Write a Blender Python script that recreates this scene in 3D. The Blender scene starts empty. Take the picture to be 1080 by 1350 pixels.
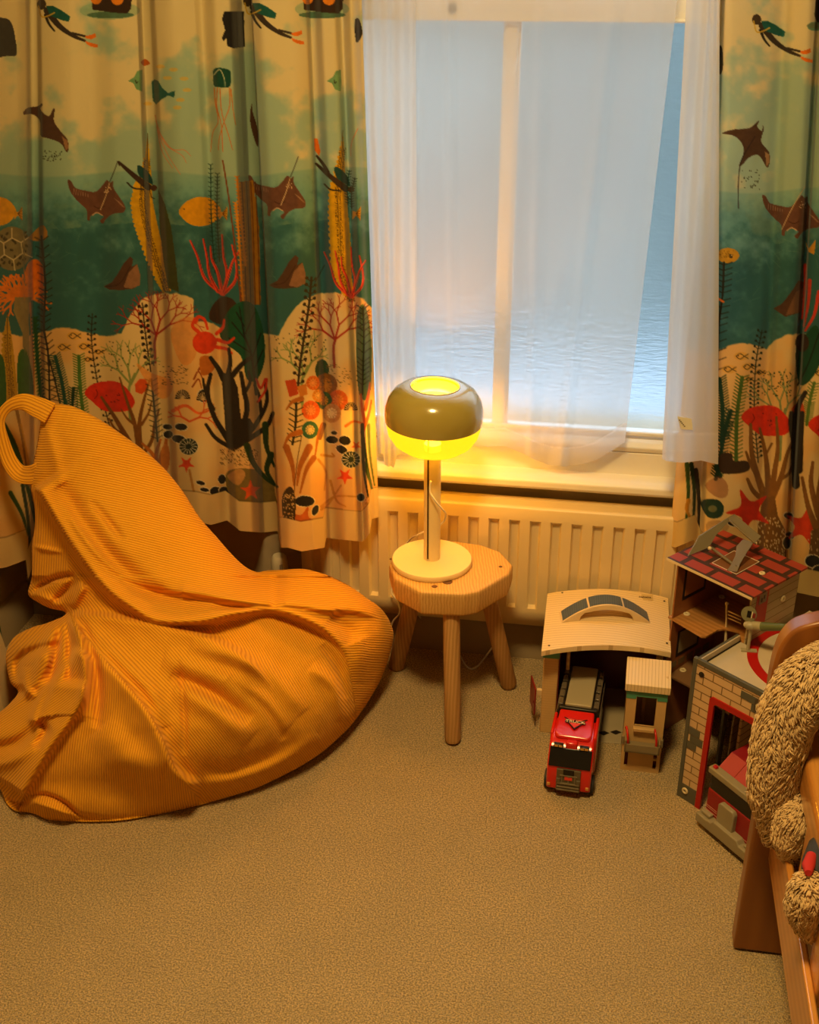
import bpy, bmesh, math, random
import numpy as np
from mathutils import Vector, Matrix
random.seed(7); rng = np.random.RandomState(7)
PI = math.pi
COL = bpy.context.scene.collection
# ------------------------------------------------------------------ camera
FPX = 1570.0; PITCH = math.radians(27.0); ROLL = 0.0035; YAW = math.radians(9.6)
CAM = np.array([0.0, 0.0, 1.5])
_h = np.array([-math.sin(YAW), math.cos(YAW), 0]); _up = np.array([0, 0, 1.0])
FW = _h*math.cos(PITCH) - _up*math.sin(PITCH)
_rt = np.cross(_h, _up); _u = np.cross(_rt, FW)
RT = _rt*math.cos(ROLL) - _u*math.sin(ROLL); UU = _u*math.cos(ROLL) + _rt*math.sin(ROLL)
cd = bpy.data.cameras.new('camera'); cam = bpy.data.objects.new('camera', cd); COL.objects.link(cam)
cam.matrix_world = Matrix(((RT[0], UU[0], -FW[0], CAM[0]), (RT[1], UU[1], -FW[1], CAM[1]), (RT[2], UU[2], -FW[2], CAM[2]), (0, 0, 0, 1)))
cd.sensor_fit = 'HORIZONTAL'; cd.sensor_width = 36.0; cd.lens = 36.0*FPX/1080.0
bpy.context.scene.camera = cam
def ray(x, y): return FW + RT*(x-540)/FPX - UU*(y-675)/FPX
def onz(x, y, z=0.0):
    d = ray(x, y); return CAM + d*((z-CAM[2])/d[2])
def ony(x, y, Y):
    d = ray(x, y); return CAM + d*((Y-CAM[1])/d[1])
def proj(P):
    q = np.asarray(P, float) - CAM; z = q@FW
    return np.stack([540+FPX*(q@RT)/z, 675-FPX*(q@UU)/z], -1)
# ------------------------------------------------------------------ materials
def _n(nt, t, **kw):
    n = nt.nodes.new(t)
    for k, v in kw.items(): setattr(n, k, v)
    return n
def mat(name, col, rough=0.5, metal=0.0, nscale=0, namt=0.0, bscale=0, bstr=0.0, bdist=0.001, spec=0.5, sheen=0.0, coat=0.0, stretch=(1, 1, 1), col2=None, trans=0.0):
    m = bpy.data.materials.new(name); m.use_nodes = True; nt = m.node_tree
    b = nt.nodes['Principled BSDF']; L = nt.links.new
    b.inputs['Base Color'].default_value = (*col, 1); b.inputs['Roughness'].default_value = rough
    b.inputs['Metallic'].default_value = metal; b.inputs['Specular IOR Level'].default_value = spec
    b.inputs['Sheen Weight'].default_value = sheen; b.inputs['Coat Weight'].default_value = coat
    b.inputs['Coat Roughness'].default_value = 0.12
    b.inputs['Transmission Weight'].default_value = trans
    tc = _n(nt, 'ShaderNodeTexCoord'); mp = _n(nt, 'ShaderNodeMapping'); mp.inputs['Scale'].default_value = stretch
    L(tc.outputs['Object'], mp.inputs['Vector'])
    if nscale:
        no = _n(nt, 'ShaderNodeTexNoise'); no.inputs['Scale'].default_value = nscale; no.inputs['Detail'].default_value = 5
        L(mp.outputs[0], no.inputs['Vector'])
        mx = _n(nt, 'ShaderNodeMix', data_type='RGBA'); c2 = col2 or tuple(max(0, c*(1-namt)) for c in col)
        mx.inputs[6].default_value = (*col, 1); mx.inputs[7].default_value = (*c2, 1)
        rp = _n(nt, 'ShaderNodeMapRange'); rp.inputs[1].default_value = .35; rp.inputs[2].default_value = .65
        L(no.outputs[0], rp.inputs[0]); L(rp.outputs[0], mx.inputs[0]); L(mx.outputs[2], b.inputs['Base Color'])
    if bscale:
        nb = _n(nt, 'ShaderNodeTexNoise'); nb.inputs['Scale'].default_value = bscale; nb.inputs['Detail'].default_value = 4
        L(mp.outputs[0], nb.inputs['Vector'])
        bp = _n(nt, 'ShaderNodeBump'); bp.inputs['Strength'].default_value = bstr; bp.inputs['Distance'].default_value = bdist
        L(nb.outputs[0], bp.inputs['Height']); L(bp.outputs[0], b.inputs['Normal'])
    return m
def woodmat(name, c1, c2, scale=18, axis='X', rough=0.45, dist=4.0, coat=0.0, bstr=0.15, rot=(0, 0, 0), stretch=(1, 1, 1)):
    m = bpy.data.materials.new(name); m.use_nodes = True; nt = m.node_tree; L = nt.links.new
    b = nt.nodes['Principled BSDF']; b.inputs['Roughness'].default_value = rough; b.inputs['Coat Weight'].default_value = coat
    b.inputs['Coat Roughness'].default_value = 0.15
    tc = _n(nt, 'ShaderNodeTexCoord'); mp = _n(nt, 'ShaderNodeMapping')
    mp.inputs['Scale'].default_value = stretch; mp.inputs['Rotation'].default_value = rot
    L(tc.outputs['Object'], mp.inputs['Vector'])
    w = _n(nt, 'ShaderNodeTexWave', wave_type='BANDS', bands_direction=axis)
    w.inputs['Scale'].default_value = scale; w.inputs['Distortion'].default_value = dist; w.inputs['Detail'].default_value = 3
    w.inputs['Detail Scale'].default_value = 1.2
    L(mp.outputs[0], w.inputs['Vector'])
    no = _n(nt, 'ShaderNodeTexNoise'); no.inputs['Scale'].default_value = 9; L(mp.outputs[0], no.inputs['Vector'])
    mu = _n(nt, 'ShaderNodeMath', operation='MULTIPLY'); L(w.outputs[1], mu.inputs[0]); L(no.outputs[0], mu.inputs[1])
    rp = _n(nt, 'ShaderNodeMapRange'); rp.inputs[1].default_value = .05; rp.inputs[2].default_value = .6; L(mu.outputs[0], rp.inputs[0])
    mx = _n(nt, 'ShaderNodeMix', data_type='RGBA'); mx.inputs[6].default_value = (*c2, 1); mx.inputs[7].default_value = (*c1, 1)
    L(rp.outputs[0], mx.inputs[0]); L(mx.outputs[2], b.inputs['Base Color'])
    bp = _n(nt, 'ShaderNodeBump'); bp.inputs['Strength'].default_value = bstr; bp.inputs['Distance'].default_value = 0.001
    L(w.outputs[1], bp.inputs['Height']); L(bp.outputs[0], b.inputs['Normal'])
    return m
# ------------------------------------------------------------------ mesh builder
class MB:
    def __init__(s): s.v = []; s.f = []; s.m = []; s.cur = 0
    def add(s, vs, fs):
        o = len(s.v); s.v += [tuple(float(c) for c in v) for v in vs]
        for f in fs: s.f.append(tuple(i+o for i in f)); s.m.append(s.cur)
        return s
    def mi(s, i): s.cur = i; return s
    def box(s, a, b, M=None):
        x0, y0, z0 = a; x1, y1, z1 = b
        vs = [(x0, y0, z0), (x1, y0, z0), (x1, y1, z0), (x0, y1, z0), (x0, y0, z1), (x1, y0, z1), (x1, y1, z1), (x0, y1, z1)]
        if M is not None: vs = [tuple(M @ Vector(v)) for v in vs]
        return s.add(vs, [(0, 3, 2, 1), (4, 5, 6, 7), (0, 1, 5, 4), (1, 2, 6, 5), (2, 3, 7, 6), (3, 0, 4, 7)])
    def prism(s, poly, h, fr=None):
        """poly: 2D points; fr: function (u,v,w)->xyz, extruded w from h[0] to h[1]"""
        fr = fr or (lambda u, v, w: (u, v, w)); n = len(poly)
        ar = sum(poly[i][0]*poly[(i+1) % n][1]-poly[(i+1) % n][0]*poly[i][1] for i in range(n))
        if ar < 0: poly = poly[::-1]
        vs = [fr(u, v, h[0]) for u, v in poly] + [fr(u, v, h[1]) for u, v in poly]
        return s.add(vs, [tuple(range(n-1, -1, -1)), tuple(range(n, 2*n))] + [(i, (i+1) % n, n+(i+1) % n, n+i) for i in range(n)])
    def tube(s, pts, r, seg=10, cap=True):
        pts = [np.array(p, float) for p in pts]; n = len(pts)
        rs = r if hasattr(r, '__len__') else [r]*n
        vs = []; N = None
        for i in range(n):
            t = pts[min(i+1, n-1)]-pts[max(i-1, 0)]; t = t/(np.linalg.norm(t)+1e-12)
            if N is None:
                N = np.cross(t, [0, 0, 1.0]);
                if np.linalg.norm(N) < 1e-3: N = np.cross(t, [1.0, 0, 0])
            N = N - t*(N@t); N /= np.linalg.norm(N)+1e-12; B = np.cross(t, N)
            for k in range(seg):
                a = 2*PI*k/seg; vs.append(pts[i]+(N*math.cos(a)+B*math.sin(a))*rs[i])
        fs = [(i*seg+k, i*seg+(k+1) % seg, (i+1)*seg+(k+1) % seg, (i+1)*seg+k) for i in range(n-1) for k in range(seg)]
        if cap: fs += [tuple(range(seg-1, -1, -1)), tuple((n-1)*seg+k for k in range(seg))]
        return s.add(vs, fs)
    def lathe(s, prof, seg=48, c=(0, 0, 0), closed=False):
        n = len(prof); vs = []
        for r, z in prof:
            for k in range(seg):
                a = 2*PI*k/seg; vs.append((c[0]+r*math.cos(a), c[1]+r*math.sin(a), c[2]+z))
        fs = [(i*seg+k, i*seg+(k+1) % seg, (i+1)*seg+(k+1) % seg, (i+1)*seg+k) for i in range(n-1) for k in range(seg)]
        if closed: fs += [((n-1)*seg+k, (n-1)*seg+(k+1) % seg, (k+1) % seg, k) for k in range(seg)]
        else: fs += [tuple(range(seg-1, -1, -1)), tuple((n-1)*seg+k for k in range(seg))]
        return s.add(vs, fs)
    def ell(s, c, r, M=None, nu=24, nv=14):
        vs = []; 
        for j in range(nv+1):
            ph = PI*j/nv
            for i in range(nu):
                a = 2*PI*i/nu; p = Vector((r[0]*math.sin(ph)*math.cos(a), r[1]*math.sin(ph)*math.sin(a), r[2]*math.cos(ph)))
                if M is not None: p = M @ p
                vs.append((c[0]+p[0], c[1]+p[1], c[2]+p[2]))
        fs = [(j*nu+i, (j+1)*nu+i, (j+1)*nu+(i+1) % nu, j*nu+(i+1) % nu) for j in range(nv) for i in range(nu)]
        return s.add(vs, fs)
    def build(s, name, mats, parent=None, smooth=False, bevel=0, seg=2, off=None, fix=True, loc=None):
        """verts given in the parent's local frame, or in world coordinates when off is the parent's base"""
        v = s.v
        if off is not None: v = [(a[0]-off[0], a[1]-off[1], a[2]-off[2]) for a in v]
        me = bpy.data.meshes.new(name); me.from_pydata(v, [], s.f)
        mats = mats if isinstance(mats, (list, tuple)) else [mats]
        for m in mats: me.materials.append(m)
        me.polygons.foreach_set('material_index', s.m)
        if fix:
            bm = bmesh.new(); bm.from_mesh(me); bmesh.ops.remove_doubles(bm, verts=bm.verts, dist=1e-6)
            bmesh.ops.recalc_face_normals(bm, faces=bm.faces); bm.to_mesh(me); bm.free()
        me.polygons.foreach_set('use_smooth', [bool(smooth)]*len(me.polygons))
        o = bpy.data.objects.new(name, me); COL.objects.link(o)
        if parent is not None: o.parent = parent
        if loc is not None: o.location = loc
        if smooth == 'auto':
            me.set_sharp_from_angle(angle=math.radians(38))
        if bevel:
            md = o.modifiers.new('bevel', 'BEVEL'); md.width = bevel; md.segments = seg; md.limit_method = 'ANGLE'; md.angle_limit = math.radians(35)
            md.harden_normals = False
            if not smooth:
                me.polygons.foreach_set('use_smooth', [True]*len(me.polygons)); me.set_sharp_from_angle(angle=math.radians(35))
        return o
def thing(name, label, cat, loc=(0, 0, 0), rz=0, group=None):
    o = bpy.data.objects.new(name, None); COL.objects.link(o); o.location = tuple(float(c) for c in loc); o.rotation_euler = (0, 0, rz)
    o.empty_display_size = .05
    return tag(o, label, cat, group)
def tag(o, label, cat, group=None, kind=None):
    o['label'] = label; o['category'] = cat
    if group: o['group'] = group
    if kind: o['kind'] = kind
    return o
def struct(o): o['kind'] = 'structure'; return o
def smooth_path(pts, n=8):
    P = [np.array(p, float) for p in pts]; P = [2*P[0]-P[1]]+P+[2*P[-1]-P[-2]]; out = []
    for i in range(1, len(P)-2):
        for k in range(n):
            t = k/n; a, b, c, d = P[i-1], P[i], P[i+1], P[i+2]
            out.append(.5*((2*b)+(-a+c)*t+(2*a-5*b+4*c-d)*t*t+(-a+3*b-3*c+d)*t**3))
    out.append(P[-2]); return out
def rotz(a): return Matrix.Rotation(a, 4, 'Z')

# ------------------------------------------------------------------ room
WY = 2.25
m_wall = mat('wall_paint', (.46, .37, .25), .85, nscale=14, namt=.12, bscale=60, bstr=.1)
m_trim = mat('white_gloss_paint', (.86, .84, .80), .38, nscale=7, namt=.05, bscale=30, bstr=.06, bdist=.002)
m_ceil = mat('ceiling_paint', (.75, .72, .66), .9)
def carpet_mat():
    m = bpy.data.materials.new('beige_carpet'); m.use_nodes = True; nt = m.node_tree; L = nt.links.new
    b = nt.nodes['Principled BSDF']; b.inputs['Roughness'].default_value = .95; b.inputs['Specular IOR Level'].default_value = .15
    b.inputs['Sheen Weight'].default_value = .25
    tc = _n(nt, 'ShaderNodeTexCoord')
    n1 = _n(nt, 'ShaderNodeTexNoise'); n1.inputs['Scale'].default_value = 340; n1.inputs['Detail'].default_value = 4; n1.inputs['Roughness'].default_value = .65
    n2 = _n(nt, 'ShaderNodeTexNoise'); n2.inputs['Scale'].default_value = 9; n2.inputs['Detail'].default_value = 3
    n3 = _n(nt, 'ShaderNodeTexVoronoi'); n3.inputs['Scale'].default_value = 460
    for n in (n1, n2, n3): L(tc.outputs['Object'], n.inputs['Vector'])
    r1 = _n(nt, 'ShaderNodeMapRange'); r1.inputs[1].default_value = .40; r1.inputs[2].default_value = .60; L(n1.outputs[0], r1.inputs[0])
    mx = _n(nt, 'ShaderNodeMix', data_type='RGBA'); mx.inputs[6].default_value = (.40, .255, .095, 1); mx.inputs[7].default_value = (1.0, .72, .31, 1)
    L(r1.outputs[0], mx.inputs[0])
    mr = _n(nt, 'ShaderNodeMapRange'); mr.inputs[3].default_value = .86; mr.inputs[4].default_value = 1.1; L(n2.outputs[0], mr.inputs[0])
    vm = _n(nt, 'ShaderNodeVectorMath', operation='SCALE'); L(mx.outputs[2], vm.inputs[0]); L(mr.outputs[0], vm.inputs['Scale'])
    L(vm.outputs[0], b.inputs['Base Color'])
    ad = _n(nt, 'ShaderNodeMath', operation='ADD'); L(n1.outputs[0], ad.inputs[0]); L(n3.outputs[0], ad.inputs[1])
    bp = _n(nt, 'ShaderNodeBump'); bp.inputs['Strength'].default_value = 1.0; bp.inputs['Distance'].default_value = .006
    L(ad.outputs[0], bp.inputs['Height']); L(bp.outputs[0], b.inputs['Normal'])
    return m
m_carpet = carpet_mat()
RX0, RX1, RY0 = -1.30, 2.0, -1.6
struct(MB().box((RX0-.1, RY0-.1, -.08), (RX1+.1, WY+.3, 0)).build('floor', m_carpet))
struct(MB().box((RX0-.1, RY0-.1, 2.4), (RX1+.1, WY+.3, 2.48)).build('ceiling', m_ceil))
# window opening
OX0, OX1, OZ0, OZ1 = -.56, .30, .468, 2.05
w = MB()
w.box((RX0-.1, WY, 0), (OX0, WY+.3, 2.4)).box((OX1, WY, 0), (RX1+.1, WY+.3, 2.4))
w.box((OX0, WY, 0), (OX1, WY+.3, OZ0)).box((OX0, WY, OZ1), (OX1, WY+.3, 2.4))
struct(w.build('wall_back', m_wall))
struct(MB().box((RX0-.1, RY0-.1, 0), (RX0, WY, 2.4)).build('wall_left', m_wall))
struct(MB().box((RX1, RY0-.1, 0), (RX1+.1, WY, 2.4)).build('wall_right', m_wall))
struct(MB().box((RX0, RY0-.1, 0), (RX1, RY0, 2.4)).build('wall_front', m_wall))
m_skirt = mat('skirting_paint', (.36, .28, .18), .6, nscale=5, namt=.1)
sk = MB().prism([(0, 0), (-.016, 0), (-.016, .075), (-.010, .088), (0, .092)], (RX0, RX1), lambda u, v, w: (w, WY+u, v))
struct(sk.build('baseboard_back', m_skirt, bevel=.001))
sk = MB().prism([(0, 0), (.016, 0), (.016, .075), (.010, .088), (0, .092)], (RY0, WY-.016), lambda u, v, w: (RX0+u, w, v))
struct(sk.build('baseboard_left', m_skirt, bevel=.001))
# window
def glass_mat():
    m = bpy.data.materials.new('frosted_glass'); m.use_nodes = True; nt = m.node_tree; L = nt.links.new
    b = nt.nodes['Principled BSDF']; b.inputs['Base Color'].default_value = (.93, .96, 1, 1)
    b.inputs['Transmission Weight'].default_value = 1; b.inputs['Roughness'].default_value = .38; b.inputs['IOR'].default_value = 1.2
    tc = _n(nt, 'ShaderNodeTexCoord'); mp = _n(nt, 'ShaderNodeMapping'); mp.inputs['Scale'].default_value = (1, 1, 3.2)
    L(tc.outputs['Object'], mp.inputs['Vector'])
    n1 = _n(nt, 'ShaderNodeTexNoise'); n1.inputs['Scale'].default_value = 38; n1.inputs['Detail'].default_value = 3; L(mp.outputs[0], n1.inputs['Vector'])
    bp = _n(nt, 'ShaderNodeBump'); bp.inputs['Strength'].default_value = .3; bp.inputs['Distance'].default_value = .008
    L(n1.outputs[0], bp.inputs['Height']); L(bp.outputs[0], b.inputs['Normal'])
    return m
m_glass = glass_mat()
wf = MB()
FY0, FY1 = 2.236, 2.30
m_sky = None
# outer box frame, sash stiles, rails, mullion
wf.box((OX0, FY0, OZ0), (OX0+.05, WY+.25, OZ1)).box((OX1-.05, FY0, OZ0), (OX1, WY+.25, OZ1)).box((OX0, FY0, OZ1-.05), (OX1, WY+.25, OZ1))
win = wf.build('window_1', m_trim, bevel=.003); struct(win)
def wpart(name, mb, **k): return mb.build(name, m_trim, win, **k)
s_ = MB()
s_.box((OX0+.05, 2.25, .545), (OX0+.095, 2.29, 1.325)).box((OX1-.095, 2.25, .545), (OX1-.05, 2.29, 1.325))
s_.box((OX0+.05, 2.245, .500), (OX1-.05, 2.29, .548)); s_.box((OX0+.05, 2.24, 1.323), (OX1-.05, 2.29, 1.356))
s_.prism([(0, 0), (-.014, .004), (-.018, .014), (-.012, .024), (0, .028)], (OX0+.05, OX1-.05), lambda u, v, w: (w, 2.245+u, .515+v))
s_.prism([(0, 0), (-.006, .002), (-.006, .010), (0, .012)], (OX0+.09, OX1-.09), lambda u, v, w: (w, 2.245+u, .548+v))
s_.prism([(0, 0), (-.006, .002), (-.006, .006), (0, .008)], (OX0+.05, OX1-.05), lambda u, v, w: (w, 2.24+u, 1.318+v))
wpart('lower_sash', s_, bevel=.002)
mu = MB().box((-.206, 2.252, .548), (-.184, 2.29, 1.323)).box((-.211, 2.264, .548), (-.179, 2.285, 1.323))
wpart('mullion', mu, bevel=.003)
us = MB().box((OX0+.05, 2.275, 1.356), (OX0+.095, 2.32, OZ1-.05)).box((OX1-.095, 2.275, 1.356), (OX1-.05, 2.32, OZ1-.05)).box((OX0+.05, 2.27, 1.356), (OX1-.05, 2.32, 1.385)).box((-.206, 2.28, 1.38), (-.184, 2.315, OZ1-.05)).box((OX0+.05, 2.275, OZ1-.09), (OX1-.05, 2.32, OZ1-.05))
wpart('upper_sash', us, bevel=.003)
MB().lathe([(.008, 0), (.008, .004), (.004, .008), (.004, .011)], 20).build('sash_screw_cap', mat('grey_cap', (.25, .26, .27), .5), win, smooth='auto').matrix_local = Matrix.Translation((float(ony(596.5, 10, 2.24)[0]), 2.24, float(ony(596.5, 10, 2.24)[2]))) @ Matrix.Rotation(PI/2, 4, 'X')
for nm, a, b in (('pane', (OX0+.09, 2.270, .54), (-.205, 2.275, 1.33)), ('pane', (-.185, 2.270, .54), (OX1-.09, 2.275, 1.33)), ('pane', (OX0+.09, 2.295, 1.37), (-.2, 2.30, OZ1-.08)), ('pane', (-.19, 2.295, 1.37), (OX1-.09, 2.30, OZ1-.08))):
    MB().box(a, b).build('pane', m_glass, win)
# apron board between sill and window, then the rounded sill
ap = MB().box((OX0-.06, 2.232, .462), (OX1+.06, WY, .517)).build('apron_board', m_trim, win, bevel=.002)
si = MB().prism([(0, 0), (-.038, -.003), (-.050, -.006), (-.057, -.014), (-.057, -.026), (-.05, -.033), (0, -.034)], (OX0-.08, OX1+.08), lambda u, v, w: (w, WY+u, .470+v))
si.build('sill', m_trim, win, bevel=.002)
# outside: ground and an added hedge, coloured to set the panes' brightness pattern
m_hedge = mat('hedge_leaves', (.33, .39, .37), .9, nscale=1.6, namt=.5, bscale=12, bstr=1, bdist=.2)
def hedge():
    mb = MB(); 
    nx, nz = 60, 16
    vs = []; 
    for j in range(nz+1):
        for i in range(nx+1):
            x = -6+12*i/nx; z = -.6+2.3*j/nz; y = 6.2 + .35*math.sin(x*2.1+z*3)+.25*rng.rand() + .3*(max(z, 0)/1.9)**3
            vs.append((x, y, z if j < nz else z*(1+.12*math.sin(x*1.3))))
    fs = [(j*(nx+1)+i, j*(nx+1)+i+1, (j+1)*(nx+1)+i+1, (j+1)*(nx+1)+i) for j in range(nz) for i in range(nx)]
    n0 = len(vs); vs += [(v[0], 8.6, v[2]) for v in vs[:]]
    fs += [tuple(n0+i for i in f[::-1]) for f in fs[:]]
    top = nz*(nx+1)
    fs += [(top+i, top+i+1, n0+top+i+1, n0+top+i) for i in range(nx)]
    mb.add(vs, fs); return mb.build('added_hedge', m_hedge, smooth=True, fix=False)
tag(hedge(), 'added garden hedge outside, giving darker tone to the frosted window panes', 'hedge')
struct(MB().box((-9, WY+.3, -.7), (9, 16, -.6)).build('garden_ground', mat('pale_ground', (.60, .68, .76), .6, nscale=1.3, namt=.4)))  # ground colour lightened to brighten the frosted panes

# ------------------------------------------------------------------ radiator
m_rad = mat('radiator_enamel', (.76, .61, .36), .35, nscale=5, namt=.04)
RFY, RBY = 2.18, 2.226; RXL, RXR = -.605, .30; RZ0, RZ1 = .123, .404
rad = thing('radiator', 'cream ribbed panel radiator on the wall under the window sill', 'radiator', (-.15, 2.2, 0))
rb = MB()
# front panel profile along x with flutes between z .166 and .371
def rib_panel():
    mb = MB(); xs = []; prof = []
    pitch = .0425; x = RXL+.015; 
    base = RFY; dep = .010
    pts = [(RXL, base)]
    while x+pitch < RXR-.01:
        pts += [(x+.004, base), (x+.008, base+dep), (x+.008+.016, base+dep), (x+.028, base)]
        x += pitch
    pts.append((RXR, base))
    zs = [(RZ0, 0), (RZ0+.035, 0), (RZ0+.040, 0), (RZ0+.045, 1), (RZ1-.040, 1), (RZ1-.030, 0), (RZ1-.006, 0), (RZ1, .0)]
    vs = []
    for z, k in zs:
        for px_, py_ in pts:
            yy = base+(py_-base)*k
            if z == RZ1: yy += .004
            vs.append((px_, yy, z))
    n = len(pts)
    fs = [(j*n+i, j*n+i+1, (j+1)*n+i+1, (j+1)*n+i) for j in range(len(zs)-1) for i in range(n-1)]
    mb.add(vs, fs)
    return mb
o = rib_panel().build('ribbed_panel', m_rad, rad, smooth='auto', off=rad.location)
sd = o.modifiers.new('solid', 'SOLIDIFY'); sd.thickness = .002; sd.offset = 1
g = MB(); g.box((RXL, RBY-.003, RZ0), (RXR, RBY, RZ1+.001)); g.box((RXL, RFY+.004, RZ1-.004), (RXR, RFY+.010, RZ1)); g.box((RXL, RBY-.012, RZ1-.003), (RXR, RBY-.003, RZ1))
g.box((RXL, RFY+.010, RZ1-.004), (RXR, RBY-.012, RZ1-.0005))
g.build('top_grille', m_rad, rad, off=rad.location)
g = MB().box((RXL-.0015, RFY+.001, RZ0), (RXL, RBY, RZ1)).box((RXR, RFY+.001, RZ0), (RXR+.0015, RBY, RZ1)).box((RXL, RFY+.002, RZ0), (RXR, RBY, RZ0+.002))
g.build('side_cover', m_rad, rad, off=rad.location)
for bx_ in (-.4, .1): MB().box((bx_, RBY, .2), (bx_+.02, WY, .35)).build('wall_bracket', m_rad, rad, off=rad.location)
# valve on its own pipe
vb = ony(369, 752, 2.195)
val = MB().lathe([(.0, 0), (.019, 0), (.0185, .030), (.016, .044), (.013, .048), (0, .049)], 32, (vb[0], vb[1], vb[2]-.01))
o = val.build('thermostat_valve', mat('valve_plastic', (.62, .56, .42), .4), rad, smooth='auto', off=rad.location)
MB().box((vb[0]+.006, vb[1]-.0190, vb[2]+.005), (vb[0]+.0072, vb[1]-.0150, vb[2]+.024)).box((vb[0]+.0095, vb[1]-.0180, vb[2]+.005), (vb[0]+.0105, vb[1]-.0140, vb[2]+.024)).build('valve_marking', mat('valve_mark', (.12, .03, .03), .5), o, off=rad.location)
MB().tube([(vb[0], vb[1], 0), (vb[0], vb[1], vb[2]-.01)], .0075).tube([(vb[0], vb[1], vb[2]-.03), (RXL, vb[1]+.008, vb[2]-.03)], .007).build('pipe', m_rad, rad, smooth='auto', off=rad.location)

# ------------------------------------------------------------------ stool
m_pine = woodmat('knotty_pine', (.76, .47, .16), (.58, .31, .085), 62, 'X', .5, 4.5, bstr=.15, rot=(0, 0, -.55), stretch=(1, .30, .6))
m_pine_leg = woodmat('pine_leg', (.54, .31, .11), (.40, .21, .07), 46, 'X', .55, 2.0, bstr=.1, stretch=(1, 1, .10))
ST = (-.258, 2.055, 0); ZT = .322
stool = thing('stool', 'small rustic pine stool with three splayed legs under the glowing lamp', 'stool', ST)
top = [(-.386, 2.085), (-.388, 2.045), (-.368, 1.992), (-.309, 1.947), (-.225, 1.953), (-.198, 1.968), (-.146, 2.045), (-.142, 2.083), (-.172, 2.135), (-.215, 2.158), (-.270, 2.165), (-.325, 2.155), (-.366, 2.125)]
b = bmesh.new()
def ring(sc, z, dy=0): return [b.verts.new(((p[0]-ST[0])*sc, (p[1]-ST[1])*sc, z)) for p in top]
rings = [ring(.90, ZT-.056), ring(.97, ZT-.050), ring(1.0, ZT-.030), ring(1.0, ZT-.005), ring(.975, ZT)]
n = len(top)
for r0, r1 in zip(rings, rings[1:]):
    for i in range(n): b.faces.new((r0[i], r0[(i+1) % n], r1[(i+1) % n], r1[i]))
b.faces.new(rings[0][::-1]); b.faces.new(rings[-1])
me = bpy.data.meshes.new('seat'); bmesh.ops.recalc_face_normals(b, faces=b.faces); b.to_mesh(me); b.free(); me.materials.append(m_pine)
so = bpy.data.objects.new('seat', me); COL.objects.link(so); so.parent = stool
md = so.modifiers.new('b', 'BEVEL'); md.width = .004; md.segments = 3; md.limit_method = 'ANGLE'; md.angle_limit = .3
me.polygons.foreach_set('use_smooth', [True]*len(me.polygons)); me.set_sharp_from_angle(angle=.4)
# knots in the seat
m_knot = mat('pine_knot', (.17, .065, .02), .6, nscale=60, namt=.5)
for kx, ky, kr in ((590, 767, .010), (573, 773, .006), (660, 747, .004), (516, 737, .004)):
    k = onz(kx, ky, ZT+.0002)
    MB().lathe([(kr, 0), (kr*.9, .0004), (0, .0005)], 20, (k[0]-ST[0], k[1]-ST[1], ZT)).build('knot', m_knot, so, smooth=True)
for tx, ty, bx_, by_, r0, r1 in ((-.253, 1.985, -.236, 1.907, .0165, .0165), (-.335, 2.075, -.395, 2.150, .017, .018), (-.195, 2.075, -.142, 2.118, .016, .0175)):
    P0 = np.array([tx-ST[0], ty-ST[1], ZT-.05]); P1 = np.array([bx_-ST[0], by_-ST[1], 0.004])
    pts = [P0+(P1-P0)*t for t in (0, .3, .6, .97, 1.0)]
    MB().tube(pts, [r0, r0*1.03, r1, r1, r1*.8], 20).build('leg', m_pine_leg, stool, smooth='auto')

# ------------------------------------------------------------------ lamp
LB = np.array([-.304, 2.065, ZT])
lamp = thing('table_lamp', 'glowing cream and olive mushroom table lamp on the pine stool', 'lamp', LB)
m_lbase = mat('cream_powder_coat', (.88, .70, .36), .45, bscale=400, bstr=.03)
m_lshade = mat('olive_cream_shade', (.42, .33, .07), .18, spec=.6, coat=1.0)
MB().lathe([(0, 0), (.079, 0), (.0805, .002), (.0805, .009), (.079, .0115), (0, .0118)], 72).build('base', m_lbase, lamp, smooth='auto')
# pole: two half rounds with a slot between
def halfpole(x0, x1, h0, h1):
    r = .0165; pts = []
    for k in range(49):
        a = 2*PI*k/48; x = r*math.cos(a); y = r*math.sin(a)
        pts.append((min(max(x, x0), x1), y))
    out = []
    for p in pts:
        if not out or (abs(p[0]-out[-1][0])+abs(p[1]-out[-1][1])) > 1e-6: out.append(p)
    return MB().prism(out[:-1] if out[0] == out[-1] else out, (h0, h1))
PR = rotz(.15)
pole = halfpole(-.0068, .02, .011, .262); pole.v = [tuple(PR @ Vector(v)) for v in pole.v]
pole.build('pole', m_lbase, lamp, smooth='auto')
pole = halfpole(-.02, -.0098, .011, .262); pole.v = [tuple(PR @ Vector(v)) for v in pole.v]
pole.build('pole_half', m_lbase, lamp, smooth='auto')
inn = MB().box((-.0098, -.006, .011), (-.0066, .008, .262)); inn.v = [tuple(PR @ Vector(v)) for v in inn.v]
inn.build('pole_slot', mat('slot_dark', (.12, .07, .02), .6), lamp)
TILT = Matrix.Rotation(math.radians(1.8), 4, 'Y')
def tl(z0): return Matrix.Translation((0, 0, z0)) @ TILT
SH = .248  # bottom of shade above stool top
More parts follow.
